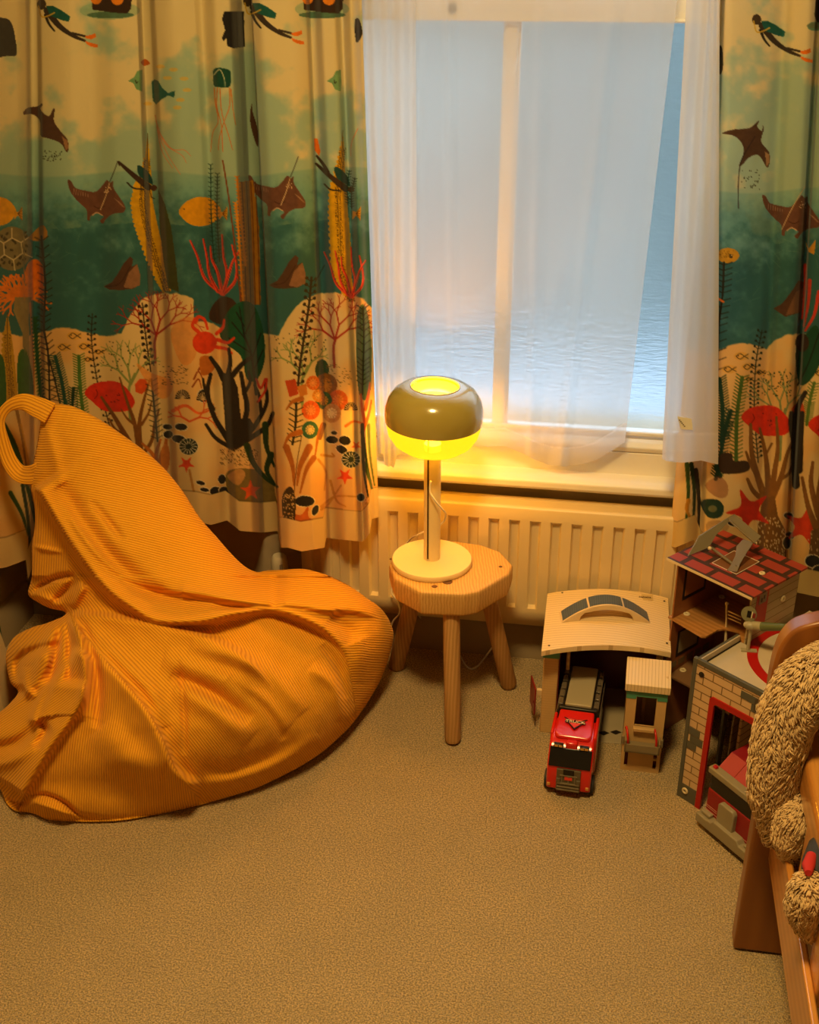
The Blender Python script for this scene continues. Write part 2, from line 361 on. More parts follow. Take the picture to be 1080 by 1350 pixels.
# opal lower bowl
def shell(prof, t):
    inner = [(max(r-t, .001), z) for r, z in prof][::-1]; return prof+inner
m_opal = bpy.data.materials.new('opal_diffuser'); m_opal.use_nodes = True; nt = m_opal.node_tree; L = nt.links.new
for n_ in list(nt.nodes):
    if n_.type != 'OUTPUT_MATERIAL': nt.nodes.remove(n_)
outn = [n_ for n_ in nt.nodes if n_.type == 'OUTPUT_MATERIAL'][0]
em = _n(nt, 'ShaderNodeEmission'); em.inputs[0].default_value = (1, .56, .008, 1); em.inputs[1].default_value = 1.6
tp = _n(nt, 'ShaderNodeBsdfTransparent'); tp.inputs[0].default_value = (1, .95, .85, 1)
gl = _n(nt, 'ShaderNodeBsdfGlossy'); gl.inputs['Roughness'].default_value = .25
mx1 = _n(nt, 'ShaderNodeMixShader'); mx1.inputs[0].default_value = .38; L(em.outputs[0], mx1.inputs[1]); L(tp.outputs[0], mx1.inputs[2])
mx2 = _n(nt, 'ShaderNodeMixShader'); mx2.inputs[0].default_value = .04; L(mx1.outputs[0], mx2.inputs[1]); L(gl.outputs[0], mx2.inputs[2])
L(mx2.outputs[0], outn.inputs['Surface'])
low = [(.018, .001), (.040, .000), (.060, .006), (.076, .018), (.086, .034), (.0895, .048), (.0897, .062)]
o = MB().lathe(shell(low, .002), 72, closed=True).build('diffuser', m_opal, lamp, smooth=True); o.matrix_local = tl(SH)
up = [(.0925, .060), (.0937, .074), (.0925, .088), (.0875, .104), (.078, .118), (.065, .127), (.052, .1305), (.047, .1305), (.045, .127)]
up = [(r, z) for r, z in up]
inner = [(r-.0018, z-.001) for r, z in up][::-1]
o = MB().lathe(up+inner, 72, closed=True).build('shade', m_lshade, lamp, smooth='auto'); o.matrix_local = tl(SH)
o = MB().lathe([(.0465, .1295), (.0470, .1315), (.0460, .1325), (.0452, .1315), (.0452, .1285)], 64, closed=True).build('shade_rim', mat('rim_cream', (.8, .72, .5), .3), lamp, smooth=True); o.matrix_local = tl(SH)
m_in2 = m_opal.copy(); m_in2.name = 'inner_glow'
for n_ in m_in2.node_tree.nodes:
    if n_.type == 'MIX_SHADER' and abs(n_.inputs[0].default_value-.38) < 1e-3: n_.inputs[0].default_value = .75
    if n_.type == 'EMISSION': n_.inputs[1].default_value = 3.2
# warm inner diffuser disc seen through the top opening
o = MB().lathe([(0, .108), (.030, .107), (.046, .102), (.046, .101), (.03, .105), (0, .106)], 48).build('inner_disc', m_in2, lamp, smooth=True); o.matrix_local = tl(SH)
# cord: spirals out of the slot, behind the pole, then down to the floor behind the stool
m_cord = mat('white_cable', (.78, .72, .60), .45)
def LW(x, y, Y): p = ony(x, y, Y); return p-LB
c1 = [LW(568, 634, 2.040), LW(567, 648, 2.038), LW(571, 656, 2.036), LW(577, 664, 2.038), LW(584, 672, 2.046), LW(588, 679, 2.062), LW(583, 690, 2.085), LW(569, 697, 2.088), LW(557, 702, 2.10), LW(549, 706, 2.13), LW(540, 712, 2.165), LW(528, 730, 2.172), LW(522, 760, 2.168), LW(516, 780, 2.160), LW(524, 793, 2.15), LW(527, 808, 2.14), LW(519, 818, 2.14), LW(514, 830, 2.15)]
MB().tube(smooth_path(c1, 6), .0018, 8).build('cord', m_cord, lamp, smooth=True)
cb = [ony(522, 815, 2.16), ony(519, 838, 2.17), ony(526, 862, 2.2)]
fl = lambda x, y, z: onz(x, y, z)
c2 = [fl(524, 818, .06), fl(536, 800, .10), fl(551, 810, .09), fl(562, 825, .055), fl(578, 838, .035), fl(597, 853, .012), fl(607, 865, .004), fl(615, 878, .003), fl(623, 882, .003), fl(632, 876, .003), fl(642, 863, .012), fl(654, 848, .035), fl(668, 838, .05), fl(680, 822, .075), fl(688, 808, .10), fl(697, 801, .117), fl(709, 800, .122), fl(722, 803, .12)]
MB().tube(smooth_path([p-LB for p in c2], 6), .0021, 8).build('mains_cord', m_cord, lamp, smooth=True)
# ------------------------------------------------------------------ printed curtain fabric: the print is rasterised to vertex colours
class Canvas:
    def __init__(s, x0, y0, x1, y1, S=2.0):
        s.x0, s.y0, s.S = x0, y0, S; s.W = int((x1-x0)*S); s.H = int((y1-y0)*S)
        s.a = np.zeros((s.H, s.W, 3)); s.o = (0, 0); s.r = np.random.RandomState(3)
    def c(s, p): return ((np.asarray(p, float)+np.array(s.o)) - np.array([s.x0, s.y0]))*s.S
    def _box(s, lo, hi):
        x0 = max(0, int(lo[0])-1); y0 = max(0, int(lo[1])-1); x1 = min(s.W, int(hi[0])+2); y1 = min(s.H, int(hi[1])+2)
        return x0, y0, x1, y1
    def _put(s, b, m, col, al):
        x0, y0, x1, y1 = b; t = s.a[y0:y1, x0:x1]
        if al is None: al = 1.0
        tex = 1.0 + .10*(s.tex[y0:y1, x0:x1]-.5)*2
        m = (m*al)[..., None]; t[:] = t*(1-m)+(np.array(col)/255.0)*tex[..., None]*m
    def poly(s, pts, col, al=None):
        P = s.c(pts); b = s._box(P.min(0), P.max(0)); x0, y0, x1, y1 = b
        if x1 <= x0 or y1 <= y0: return
        X, Y = np.meshgrid(np.arange(x0, x1)+.5, np.arange(y0, y1)+.5); ins = np.zeros(X.shape, bool)
        n = len(P)
        for i in range(n):
            ax, ay = P[i]; bx, by = P[(i+1) % n]
            if ay == by: continue
            c = ((ay > Y) != (by > Y)) & (X < (bx-ax)*(Y-ay)/(by-ay)+ax); ins ^= c
        s._put(b, ins.astype(float), col, al)
    def blob(s, pts, col, al=None):
        """closed smooth curve through the points"""
        P = np.array(pts, float); n = len(P); out = []
        for i in range(n):
            a, b, c, d = P[i-1], P[i], P[(i+1) % n], P[(i+2) % n]
            for k in range(5):
                t = k/5; out.append(.5*((2*b)+(-a+c)*t+(2*a-5*b+4*c-d)*t*t+(-a+3*b-3*c+d)*t**3))
        s.poly(out, col, al)
    def ell(s, x, y, rx, ry, col, rot=0, al=None):
        t = np.linspace(0, 2*PI, 28, endpoint=False); c, q = math.cos(rot), math.sin(rot)
        s.poly(np.stack([x+rx*np.cos(t)*c-ry*np.sin(t)*q, y+rx*np.cos(t)*q+ry*np.sin(t)*c], 1), col, al)
    def st(s, pts, w, col, w2=None, al=None, sm=True):
        P = s.c(smooth_path(pts, 5) if sm and len(pts) > 2 else pts); n = len(P)-1; w2 = w if w2 is None else w2
        for i in range(n):
            a, b = P[i], P[i+1]; r = (w+(w2-w)*(i+.5)/n)*s.S/2
            bx = s._box(np.minimum(a, b)-r, np.maximum(a, b)+r); x0, y0, x1, y1 = bx
            if x1 <= x0 or y1 <= y0: continue
            X, Y = np.meshgrid(np.arange(x0, x1)+.5, np.arange(y0, y1)+.5)
            d = b-a; L2 = d@d+1e-9; t = np.clip(((X-a[0])*d[0]+(Y-a[1])*d[1])/L2, 0, 1)
            dist = np.hypot(X-a[0]-t*d[0], Y-a[1]-t*d[1]); s._put(bx, np.clip(r-dist+.5, 0, 1), col, al)
    def tree(s, x, y, ang, L, w, n, col, spread=.5, rr=None, shrink=.74):
        rr = rr or s.r
        x2 = x+L*math.cos(ang); y2 = y-L*math.sin(ang); s.st([(x, y), (x2, y2)], w, col, w*.75, sm=False)
        if n > 0:
            for k in (-1, 1): s.tree(x2, y2, ang+k*spread*(.7+.6*rr.rand()), L*shrink*(.8+.4*rr.rand()), w*.75, n-1, col, spread, rr, shrink)
    def star(s, x, y, r, col, rot=0.3, fat=.45):
        pts = []
        for k in range(10):
            a = rot+k*PI/5; q = r if k % 2 == 0 else r*fat; pts.append((x+q*math.cos(a), y+q*math.sin(a)))
        s.blob(pts, col)
    def barbs(s, pts, w, col, step=5, L=7, up=.5, bead=0):
        P = smooth_path(pts, 12); s.st(pts, w, col); acc = 0; k = 0
        for a, b in zip(P, P[1:]):
            d = b-a; l = np.linalg.norm(d); acc += l
            if acc >= step:
                acc = 0; t = d/l; nrm = np.array([-t[1], t[0]]); up_ = -up*t if t[1] > 0 else up*t
                for sg in ((-1, 1) if not bead or True else (1,)):
                    e = a+nrm*sg*L+up_*L
                    s.st([a, e], max(.9, w*.45), col, sm=False)
                    if bead: s.ell(e[0], e[1], bead, bead, col)
def vnoise(H, W, cell, seed, octaves=4):
    r = np.random.RandomState(seed); out = np.zeros((H, W)); amp = 1; tot = 0
    for o in range(octaves):
        gh, gw = int(H/cell)+3, int(W/cell)+3; g = r.rand(gh, gw)
        yy = np.arange(H)/cell; xx = np.arange(W)/cell; yi = yy.astype(int); xi = xx.astype(int)
        fy = yy-yi; fx = xx-xi; fy = (fy*fy*(3-2*fy))[:, None]; fx = (fx*fx*(3-2*fx))[None]
        a = g[yi][:, xi]; b = g[yi][:, xi+1]; c = g[yi+1][:, xi]; d = g[yi+1][:, xi+1]
        out += amp*((a*(1-fx)+b*fx)*(1-fy)+(c*(1-fx)+d*fx)*fy); tot += amp; amp *= .5; cell = max(2, cell/2)
    return out/tot
CREAM, SAND = (232, 216, 168), (238, 208, 148)
PALE, TEAL, DEEP = (168, 196, 174), (104, 152, 148), (50, 104, 108)
BRN, BLK, ORG, YEL, RED = (98, 62, 50), (38, 34, 32), (238, 120, 26), (228, 172, 20), (226, 52, 26)
def backdrop(cv, hor, seabed, seed=5):
    """hor(x): horizon line of the sea, seabed(x): where the teal water meets the sand"""
    H, W, S = cv.H, cv.W, cv.S
    n1 = vnoise(H, W, 70*S, seed); n2 = vnoise(H, W, 26*S, seed+1); n3 = vnoise(H, W, 7*S, seed+2)
    cv.tex = vnoise(H, W, 5*S, seed+3)
    X, Y = np.meshgrid(cv.x0+np.arange(W)/S, cv.y0+np.arange(H)/S)
    C = lambda c: np.array(c)/255.0
    mixv = lambda a, b, t: a*(1-t[..., None])+b*t[..., None]
    sstep = lambda e0, e1, v: (lambda t: t*t*(3-2*t))(np.clip((v-e0)/(e1-e0), 0, 1))
    base = mixv(C(CREAM), C(PALE), sstep(.42, .60, n1*.6+n2*.4+ (Y-110)/700))
    hz = hor(X)
    sea = mixv(C(TEAL)*1.12, C(DEEP), sstep(0, 1, np.clip((Y-hz)/115, 0, 1)+(n2-.5)*1.1+(n3-.5)*.5))
    sea = mixv(sea, C((175, 200, 160)), .35*sstep(.55, .75, n2)*(Y < hz+70))
    a = mixv(base, sea, sstep(-1, 3, Y-hz)*(.55+.45*sstep(0, 40, Y-hz)))
    sb = seabed(X)+(n3-.5)*5
    sand = mixv(C(SAND), C((242, 190, 118)), sstep(.4, .7, n1))
    a = mixv(a, sand, sstep(-1, 1.5, Y-sb))
    cv.a = a
    for k in range(90):
        x = cv.x0+cv.r.rand()*W/S; y = hz.mean()+60+cv.r.rand()*120; an = cv.r.rand()*PI
        if y < seabed(np.array([x]))[0]-8: cv.st([(x, y), (x+16*math.cos(an), y-12*math.sin(an))], .7, (120, 165, 140), al=.35, sm=False)
def diver(cv):
    cv.ell(55, 6, 6, 7, (70, 55, 40)); cv.st([(60, 20), (65, 32), (72, 41)], 4, BLK, 2)
    cv.st([(62, 14), (78, 34), (96, 47), (112, 54)], 9, (58, 48, 42), 3); cv.st([(96, 44), (112, 48)], 3, (58, 48, 42))
    cv.poly([(61, 8), (70, 8), (80, 13), (93, 22), (91, 29), (82, 27), (66, 21)], (22, 92, 86))
    cv.st([(51, 8), (55, 22), (64, 21), (72, 17)], 1.6, (220, 180, 60))
    cv.poly([(112, 48), (121, 46), (126, 44), (127, 49), (121, 52), (114, 51)], ORG); cv.poly([(112, 54), (118, 56), (129, 59), (129, 63), (121, 62), (115, 59)], ORG)
def ray2(cv, tail=True):
    cv.blob([(89.5, 238), (94, 239), (100, 248), (115, 252), (126, 253), (134, 246), (141, 238), (145.5, 241), (149.5, 239), (150, 248), (157, 259), (165, 272), (163, 280), (150, 282), (141, 288), (136, 295), (132, 291), (137, 285.5), (128, 281.5), (120, 285), (118.5, 291), (115, 289), (114.5, 277), (104, 267), (93, 253)], (108, 70, 56))
    for k in range(7): cv.st([(98+3*k, 249+1.2*k), (97+3.2*k, 256+.6*k)], .8, (200, 160, 130), al=.6, sm=False)
    for k in range(6): cv.st([(151+2*k, 262+2*k), (157+1.5*k, 266+1.5*k)], .7, (200, 160, 130), al=.6, sm=False)
    cv.st([(124, 272), (131, 275), (138, 272)], .8, (60, 35, 30)); cv.st([(122, 284), (128, 280.5), (135, 284)], 1.2, (215, 175, 140))
    for k in range(12): cv.ell(138+cv.r.rand()*9, 246+cv.r.rand()*9, .7, .7, (225, 190, 150))
    if tail: cv.st([(132.5, 277), (140, 258), (145, 240)], 1, (225, 195, 150)); cv.st([(145, 240), (150, 228), (155.5, 213)], 1, (50, 35, 30))
def fin(cv):
    cv.poly([(137, 378), (148, 372), (155, 362), (163, 348), (172, 338), (176, 342), (174, 352), (181, 348), (184, 362), (185, 375), (176, 381), (158, 383), (144, 382)], (84, 56, 42))
    cv.poly([(163, 379), (170, 360), (181, 348), (185, 362), (185, 376), (174, 381)], (150, 108, 80)); cv.st([(140, 378), (158, 374), (172, 352)], .8, (50, 30, 25))
def minifish(cv, x, y, s=1.0):
    cv.ell(x, y, 10*s, 5.5*s, (238, 178, 70), al=.6); cv.st([(x-7*s, y), (x-2*s, y-3.6*s), (x+4*s, y), (x+9*s, y+3*s)], .9, BLK); cv.st([(x-7*s, y), (x-2*s, y+3.6*s), (x+4*s, y), (x+9*s, y-3*s)], .9, BLK); cv.ell(x-4*s, y-.6, .8, .8, BLK)
def redfish(cv):
    cv.blob([(112, 519), (120, 508), (138, 503), (156, 504), (169, 514), (178, 530), (170, 541), (152, 543), (136, 541), (122, 530)], RED)
    cv.poly([(178, 507), (184, 500), (193, 500), (196, 512), (187, 520), (179, 517)], (232, 90, 30)); cv.st([(127, 514), (129, 520), (125, 526)], .9, (120, 20, 10))
    for k in range(8): cv.ell(138+cv.r.rand()*20, 512+cv.r.rand()*20, .9, .9, (110, 20, 10))
def browncoral(cv, col=(132, 84, 36)):
    for P, w0, w1 in (([(184, 606), (166, 575), (150, 548), (134, 524)], 9, 3), ([(184, 600), (178, 560), (168, 530), (158, 498)], 7, 2), ([(186, 598), (184, 560), (190, 528), (198, 500)], 7, 2), ([(186, 602), (200, 582), (204, 560), (210, 540)], 6, 2), ([(166, 575), (152, 566), (144, 552)], 5, 2), ([(178, 560), (168, 552), (160, 540)], 4, 1.5), ([(187, 560), (196, 545), (200, 530)], 4, 1.5), ([(184, 606), (162, 588), (140, 572)], 6, 2)):
        cv.st(P, w0, col, w1)
def snail(cv, x, y, r):
    cv.ell(x, y, r+1, r*.95, (240, 226, 190)); cv.ell(x, y, r, r*.9, (32, 50, 50))
    for k in range(14):
        a = k*2*PI/14; cv.st([(x+r*.35*math.cos(a), y+r*.35*math.sin(a)), (x+r*.95*math.cos(a), y+r*.9*math.sin(a))], .9, (235, 225, 195), sm=False)
    cv.ell(x, y, r*.33, r*.3, (32, 50, 50))
def pebbles(cv, L):
    for x, y, rx, ry, ro in L: cv.ell(x, y, rx+1.2, ry+1.2, (245, 230, 195), ro); cv.ell(x, y, rx, ry, (34, 32, 34), ro)
def fan(cv, x, y, r):
    t = np.linspace(PI, 2*PI, 12); cv.poly([(x+r*math.cos(a), y+r*math.sin(a)*1.2) for a in t], (36, 30, 28))
    for a in t[1:-1]: cv.st([(x, y), (x+r*math.cos(a), y+r*1.2*math.sin(a))], .8, (225, 195, 140), sm=False)
def jellyfish(cv):
    cv.blob([(281, 95), (285, 90), (294, 90), (303, 93), (305, 100), (304, 113), (298, 116), (287, 115), (282, 112)], (20, 78, 66))
    cv.st([(282, 99), (290, 92), (296, 104), (297, 115)], 1, (225, 225, 190))
    for P in ([(283, 116), (284, 135), (288, 160), (281, 175), (278, 200)], [(287, 116), (286, 140), (292, 165), (294, 200)], [(303, 116), (303, 140), (296, 160), (290, 180), (288, 198)], [(290, 117), (293, 150), (302, 180), (307, 198)], [(305, 118), (307, 140), (311, 165)]):
        cv.st(P, 1.3, (214, 112, 32), .8)
def weedleaf(cv, top, L, R_, col=(222, 168, 16)):
    cv.poly([top]+L+R_[::-1], col)
    for i in range(len(L)-1):
        for t in np.linspace(0, 1, 5): cv.ell(L[i][0]*(1-t)+L[i+1][0]*t, L[i][1]*(1-t)+L[i+1][1]*t, 2, 2.6, col)
    mid = [((a[0]+b[0])/2, (a[1]+b[1])/2) for a, b in zip(L, R_)]
    cv.st([top]+mid, 1, (90, 66, 10))
    for i in range(len(mid)-1):
        for t in np.linspace(0, 1, 22):
            x = mid[i][0]*(1-t)+mid[i+1][0]*t; y = mid[i][1]*(1-t)+mid[i+1][1]*t
            for sg in (-3.5, -2, 2, 3.5): cv.ell(x+sg+cv.r.rand()-.5, y+cv.r.rand()*2, .6, .6, (110, 80, 8))
def tulip(cv, x, y, s=1.0):
    for P in ([(0, 0), (-24, -22), (-34, -52), (-44, -74)], [(-6, -4), (-17, -26), (-21, -52), (-26, -76)], [(0, -2), (-6, -30), (-14, -48), (-16, -66)], [(2, 0), (7, -28), (2, -52), (0, -82)], [(2, 0), (18, -18), (20, -40), (14, -68)], [(1, -2), (10, -30), (15, -45), (24, -60)]):
        cv.st([(x+a*s, y+b*s) for a, b in P], 5*s, (236, 74, 48), 2.4*s); cv.st([(x+a*s+.8, y+b*s) for a, b in P], .8, (120, 24, 20), .6)
def caterpillar(cv, P, w, col): cv.st(P, w*.45, col); cv.barbs(P, w*.3, col, 2.4, w*.75, .5)
def blackcoral(cv):
    K = (44, 36, 28)
    cv.poly([(292, 492), (306, 492), (314, 512), (318, 552), (330, 552), (336, 562), (322, 585), (308, 590), (298, 570), (295, 530)], K)
    for P, w0, w1 in (([(308, 590), (296, 572), (282, 548), (274, 518), (278, 494)], 8, 5), ([(282, 540), (272, 520), (268, 500)], 5, 3), ([(295, 500), (288, 486), (278, 472)], 8, 5), ([(300, 498), (304, 478), (302, 460)], 7, 4), ([(306, 496), (318, 482), (330, 472)], 8, 5), ([(318, 570), (326, 540), (322, 515), (318, 492)], 8, 5), ([(322, 520), (330, 504), (328, 490)], 5, 3), ([(318, 585), (340, 556), (352, 530), (350, 505)], 7, 4), ([(310, 590), (330, 578), (352, 562), (360, 545)], 8, 5), ([(308, 592), (285, 578), (272, 560)], 6, 4), ([(345, 545), (342, 522), (336, 508)], 5, 3)):
        cv.st(P, w0, K, w1)
def bushleaf(cv, col=(24, 84, 58)):
    cv.blob([(290, 440), (300, 412), (318, 398), (334, 402), (346, 430), (350, 470), (340, 500), (326, 500), (318, 470), (300, 455)], col)
    cv.st([(338, 520), (332, 470), (322, 440), (316, 405)], 3.5, (26, 32, 24), 1.5)
    for a, b in (((330, 465), (302, 446)), ((326, 450), (306, 425)), ((332, 475), (344, 440)), ((324, 440), (336, 412)), ((334, 490), (347, 462)), ((322, 430), (312, 412))): cv.st([a, b], 1.8, (26, 32, 24), sm=False)
def crab(cv):
    cv.ell(270, 452, 16, 15, (230, 66, 24))
    for P in ([(258, 425), (262, 418), (270, 422), (274, 434)], [(286, 440), (294, 432), (296, 422)], [(287, 448), (300, 452), (309, 446)], [(286, 458), (298, 460), (306, 466)], [(262, 438), (254, 430), (257, 420)]): cv.st(P, 5, (230, 66, 24), 3)
def left_print():
    cv = Canvas(-90, -40, 520, 790)
    hx = lambda X: 228+4*np.sin(X/40.0)-6*np.clip((X-330)/150, 0, 1)
    def sb(X):
        y = 437+5*np.sin(X/18.0)
        for c, r, top in ((222, 62, 386), (440, 72, 386)):
            d = np.abs(X-c)/r; y = np.where(d < 1, np.minimum(y, top+55*d**3), y)
        y = np.where((X > 255) & (X < 345), 428+6*np.sin(X/9), y); return y
    backdrop(cv, hx, sb)
    cv.ell(145, 14, 40, 12, (128, 178, 150), al=.5); cv.ell(425, 12, 36, 12, (128, 178, 150), al=.5)
    # ---- ships, divers, glove
    for ox in (0, 279):
        cv.o = (ox, -2); cv.ell(146, 22, 31, 4.5, (86, 124, 100)); cv.poly([(120, -12), (175, -12), (173, 14), (168, 20), (150, 19), (122, 15)], (58, 38, 28)); cv.ell(127, 1, 7, 7, (238, 140, 30)); cv.ell(155, 2, 8, 7, (238, 140, 30))
    cv.o = (0, 0); diver(cv); cv.o = (272, -4); diver(cv); cv.o = (0, 0)
    cv.blob([(-20, 26), (5, 24), (15, 30), (20, 48), (22, 72), (10, 74), (-20, 74)], (52, 50, 50))
    cv.poly([(296, 15), (322, 15), (323, 62), (308, 64), (300, 61), (299, 50), (295, 55), (293, 50), (297, 40), (293, 25)], (30, 28, 32))
    cv.blob([(468, 28), (474, 26), (478, 45), (470, 56)], BLK)
    # ---- fish in the sky band
    for ox, oy in ((0, 0), (262, 0)):
        cv.o = (ox, oy); cv.poly([(169, 107), (177, 102), (181, 94), (188, 92), (188, 121), (180, 118), (176, 110)], (120, 168, 118)); cv.st([(179, 106), (180, 110), (182, 108)], 1, BLK)
    cv.o = (0, 0); cv.poly([(200, 108), (204, 105), (209, 107), (214, 116), (222, 123), (227, 121), (231, 120), (230, 129), (222, 126), (214, 131), (206, 138), (202, 133)], (26, 96, 94))
    cv.blob([(186, 82), (192, 78), (198, 84), (190, 87)], (190, 96, 30))
    for x, y in ((212, 88), (229, 92), (221, 103), (243, 104), (247, 119), (238, 132), (234, 142), (195, 137)): cv.ell(x, y, 6, 2.6, (238, 182, 60), al=.55)
    jellyfish(cv)
    for P in ([(205, 152), (210, 178), (222, 205), (238, 230)], [(206, 160), (218, 190), (240, 205), (246, 215)], [(208, 172), (226, 196), (243, 198), (252, 206)], [(207, 168), (214, 200), (228, 222)], [(472, 170), (464, 188), (463, 206)]): cv.st(P, 1.2, (220, 138, 96), .7)
    # ---- first ray
    R1 = [(30.7, 151), (36, 143), (50.6, 140), (55, 136.5), (56.5, 139), (53.5, 143), (57, 149), (65, 153), (70, 144), (72.5, 145), (71.5, 160), (80, 173), (89, 184), (90.7, 195), (88, 201), (80, 189), (64, 182.6), (54, 179), (53, 160), (43, 151)]
    cv.o = (0, 0); cv.blob(R1, (88, 58, 44)); cv.poly([(82, 180), (90, 186), (90.5, 196), (87, 199)], (165, 120, 85))
    for k in range(40): cv.ell(56+26*cv.r.rand(), 199+14*cv.r.rand(), .8, .8, (50, 50, 40))
    cv.o = (250, 0); cv.blob([(82, 137), (84, 150), (90, 170), (91, 192), (87, 188), (80, 160)], (88, 58, 44)); cv.o = (0, 0)
    # ---- weeds, second ray, second diver
    weedleaf(cv, (195, 176), [(191, 210), (186, 232), (178, 245), (173.5, 268), (177, 292), (184, 314), (194, 342), (206, 368), (216, 384)], [(198, 210), (200, 232), (200, 245), (202, 268), (207, 292), (212, 314), (218, 342), (224, 368), (226, 384)])
    cv.poly([(209, 250), (218, 270), (226, 300), (232, 345), (236, 385), (222, 380), (216, 345), (211, 300)], (64, 70, 22))
    weedleaf(cv, (452, 172), [(450, 195), (444, 220), (435, 250), (434, 280), (435, 310), (437, 345), (443, 365), (452, 385), (462, 396)], [(454, 195), (455, 220), (457, 250), (459, 280), (462, 310), (463, 345), (464, 365), (466, 385), (467, 396)])
    cv.o = (0, 0); ray2(cv); cv.o = (238, -6); ray2(cv); cv.o = (0, 0)
    for ox, oy in ((0, 0), (260, 2)):
        cv.o = (ox, oy); cv.st([(157, 214), (168, 224), (182, 236), (196, 247)], 3, (62, 44, 34), 9); cv.blob([(181, 220), (186, 219), (198, 230), (202, 243), (196, 241), (184, 232)], (26, 72, 74)); cv.ell(203, 248, 4.5, 4, (88, 56, 40)); cv.st([(168, 241), (176, 248), (190, 250)], 2, (50, 40, 34)); cv.st([(198, 252), (200, 260), (204, 262)], 1, (50, 40, 34))
    cv.o = (0, 0); cv.poly([(414, 183), (419, 183), (423, 200), (421, 206), (415, 198)], ORG); cv.poly([(154, 213), (160, 214), (158, 220)], (60, 44, 34)); cv.st([(418, 206), (426, 216), (433, 228)], 3, (62, 44, 34), 5)
    # ---- yellow fish, dark weed over it
    for ox in (0, 176, -270):
        cv.o = (ox, 0)
        if ox != 176: cv.blob([(236, 279), (246, 266), (262, 260), (278, 262), (289, 272), (291, 280), (284, 292), (270, 298), (254, 297), (243, 290)], (230, 160, 14)); cv.ell(243, 276, 1, 1, BLK)
        cv.poly([(289, 278), (294, 280), (300, 272), (300, 292), (294, 284), (289, 290)], (214, 150, 30))
        for k in range(5): cv.st([(294, 282), (299, 274+4*k)], .6, (70, 40, 10), sm=False)
    cv.o = (0, 0)
    for x0, y0, x1, y1 in ((278, 218, 284, 360), (287, 230, 290, 345), (461, 225, 459, 270), (468, 235, 464, 275)): cv.barbs([(x0, y0), ((x0+x1)/2-2, (y0+y1)/2), (x1, y1)], 1.4, (22, 56, 50), 2.6, 3, .6)
    tulip(cv, 293, 388, .95); tulip(cv, 463, 392, .8)
    cv.poly([(316, 240), (334, 238), (342, 300), (344, 402), (322, 402), (318, 300)], (176, 118, 26))
    for x in (316, 322, 328, 334, 340): cv.st([(x-3, 240), (x, 300), (x+3, 402)], 1.2, (98, 50, 14))
    cv.barbs([(313, 234), (318, 290), (324, 350)], 3, (226, 140, 30), 4, 3, .5); cv.barbs([(311, 268), (316, 320), (321, 398)], 3, (226, 140, 30), 4, 3, .5); cv.st([(294, 212), (302, 262), (312, 340), (318, 400)], 2, (130, 62, 26))
    # ---- turtle, orange coral, black fern on the left
    cv.ell(16, 328, 26, 29, (128, 116, 82))
    for k in range(26): cv.ell(-4+40*cv.r.rand(), 306+44*cv.r.rand(), 2.6, 1.6, (70, 62, 44), cv.r.rand()*3)
    hexp = [(16, 314), (28, 320), (30, 334), (18, 343), (6, 336), (5, 321)]
    for i in range(6):
        a, b = hexp[i], hexp[(i+1) % 6]; cv.st([a, b], 1.3, (225, 205, 160), sm=False); cv.st([a, (16+(a[0]-16)*1.9, 328+(a[1]-328)*1.9)], 1.3, (225, 205, 160), sm=False)
    cv.blob([(38, 314), (46, 305), (56, 297), (63, 306), (60, 316), (48, 318)], (176, 124, 56))
    cv.ell(46, 364, 13, 22, (226, 118, 18)); 
    for a in np.linspace(.15, 2.95, 11): cv.tree(28, 396, a, 16, 5, 2, (236, 128, 24), .5)
    for a in np.linspace(2.4, 4.2, 4): cv.tree(20, 392, a, 12, 4, 2, (236, 128, 24), .5)
    cv.poly([(20, 392), (42, 392), (38, 420), (40, 500), (48, 540), (34, 540), (30, 440), (18, 410)], (150, 132, 86)); cv.st([(40, 400), (44, 470), (46, 530)], 3, (224, 128, 50), 1)
    weedleaf(cv, (10, 412), [(5, 440), (3, 470), (6, 500), (9, 530)], [(15, 440), (19, 470), (22, 500), (24, 530)], (192, 150, 30))
    cv.blob([(24, 470), (34, 462), (42, 490), (44, 525), (30, 540), (24, 520)], (56, 106, 40)); cv.blob([(-20, 470), (2, 468), (8, 500), (6, 540), (-20, 540)], (50, 96, 44))
    cv.barbs([(46, 420), (50, 480), (56, 535)], 5, (40, 84, 48), 3, 4, .4)
    cv.barbs([(55, 312), (60, 380), (58, 430), (64, 470), (66, 540)], 2.6, BLK, 7, 9, .6); cv.barbs([(66, 476), (72, 500), (80, 535)], 2, BLK, 6, 8, .5)
    # leaves behind the bag handle, down to the hem
    cv.st([(4, 560), (20, 590), (36, 640), (50, 700)], 9, (44, 84, 38), 4); cv.st([(20, 530), (30, 580), (38, 640)], 5, (160, 120, 60), 2); cv.st([(14, 650), (30, 680), (42, 720)], 6, (52, 90, 44), 3); cv.st([(30, 640), (38, 690), (40, 735)], 5, (36, 60, 30), 3); cv.st([(28, 560), (36, 600), (44, 660)], 2, (220, 160, 60))
    # ---- sea bed, first repeat
    fin(cv); cv.o = (218, -2); fin(cv); cv.o = (0, 0)
    rr = np.random.RandomState(11)
    for x, y in ((205, 478), (441, 484)):
        cv.st([(x, y), (x-1, y-25), (x+2, y-38)], 3.2, (168, 34, 22))
        for a, L_ in ((2.5, 20), (1.9, 20), (1.3, 20), (.65, 22)): cv.tree(x+1, y-36, a, L_, 2.8, 4, (178, 36, 24), .42, rr, .7)
    for x, y in ((98, 443), (84, 458), (112, 457), (131, 464), (117, 474)): minifish(cv, x, y, 1 if y < 460 else .7)
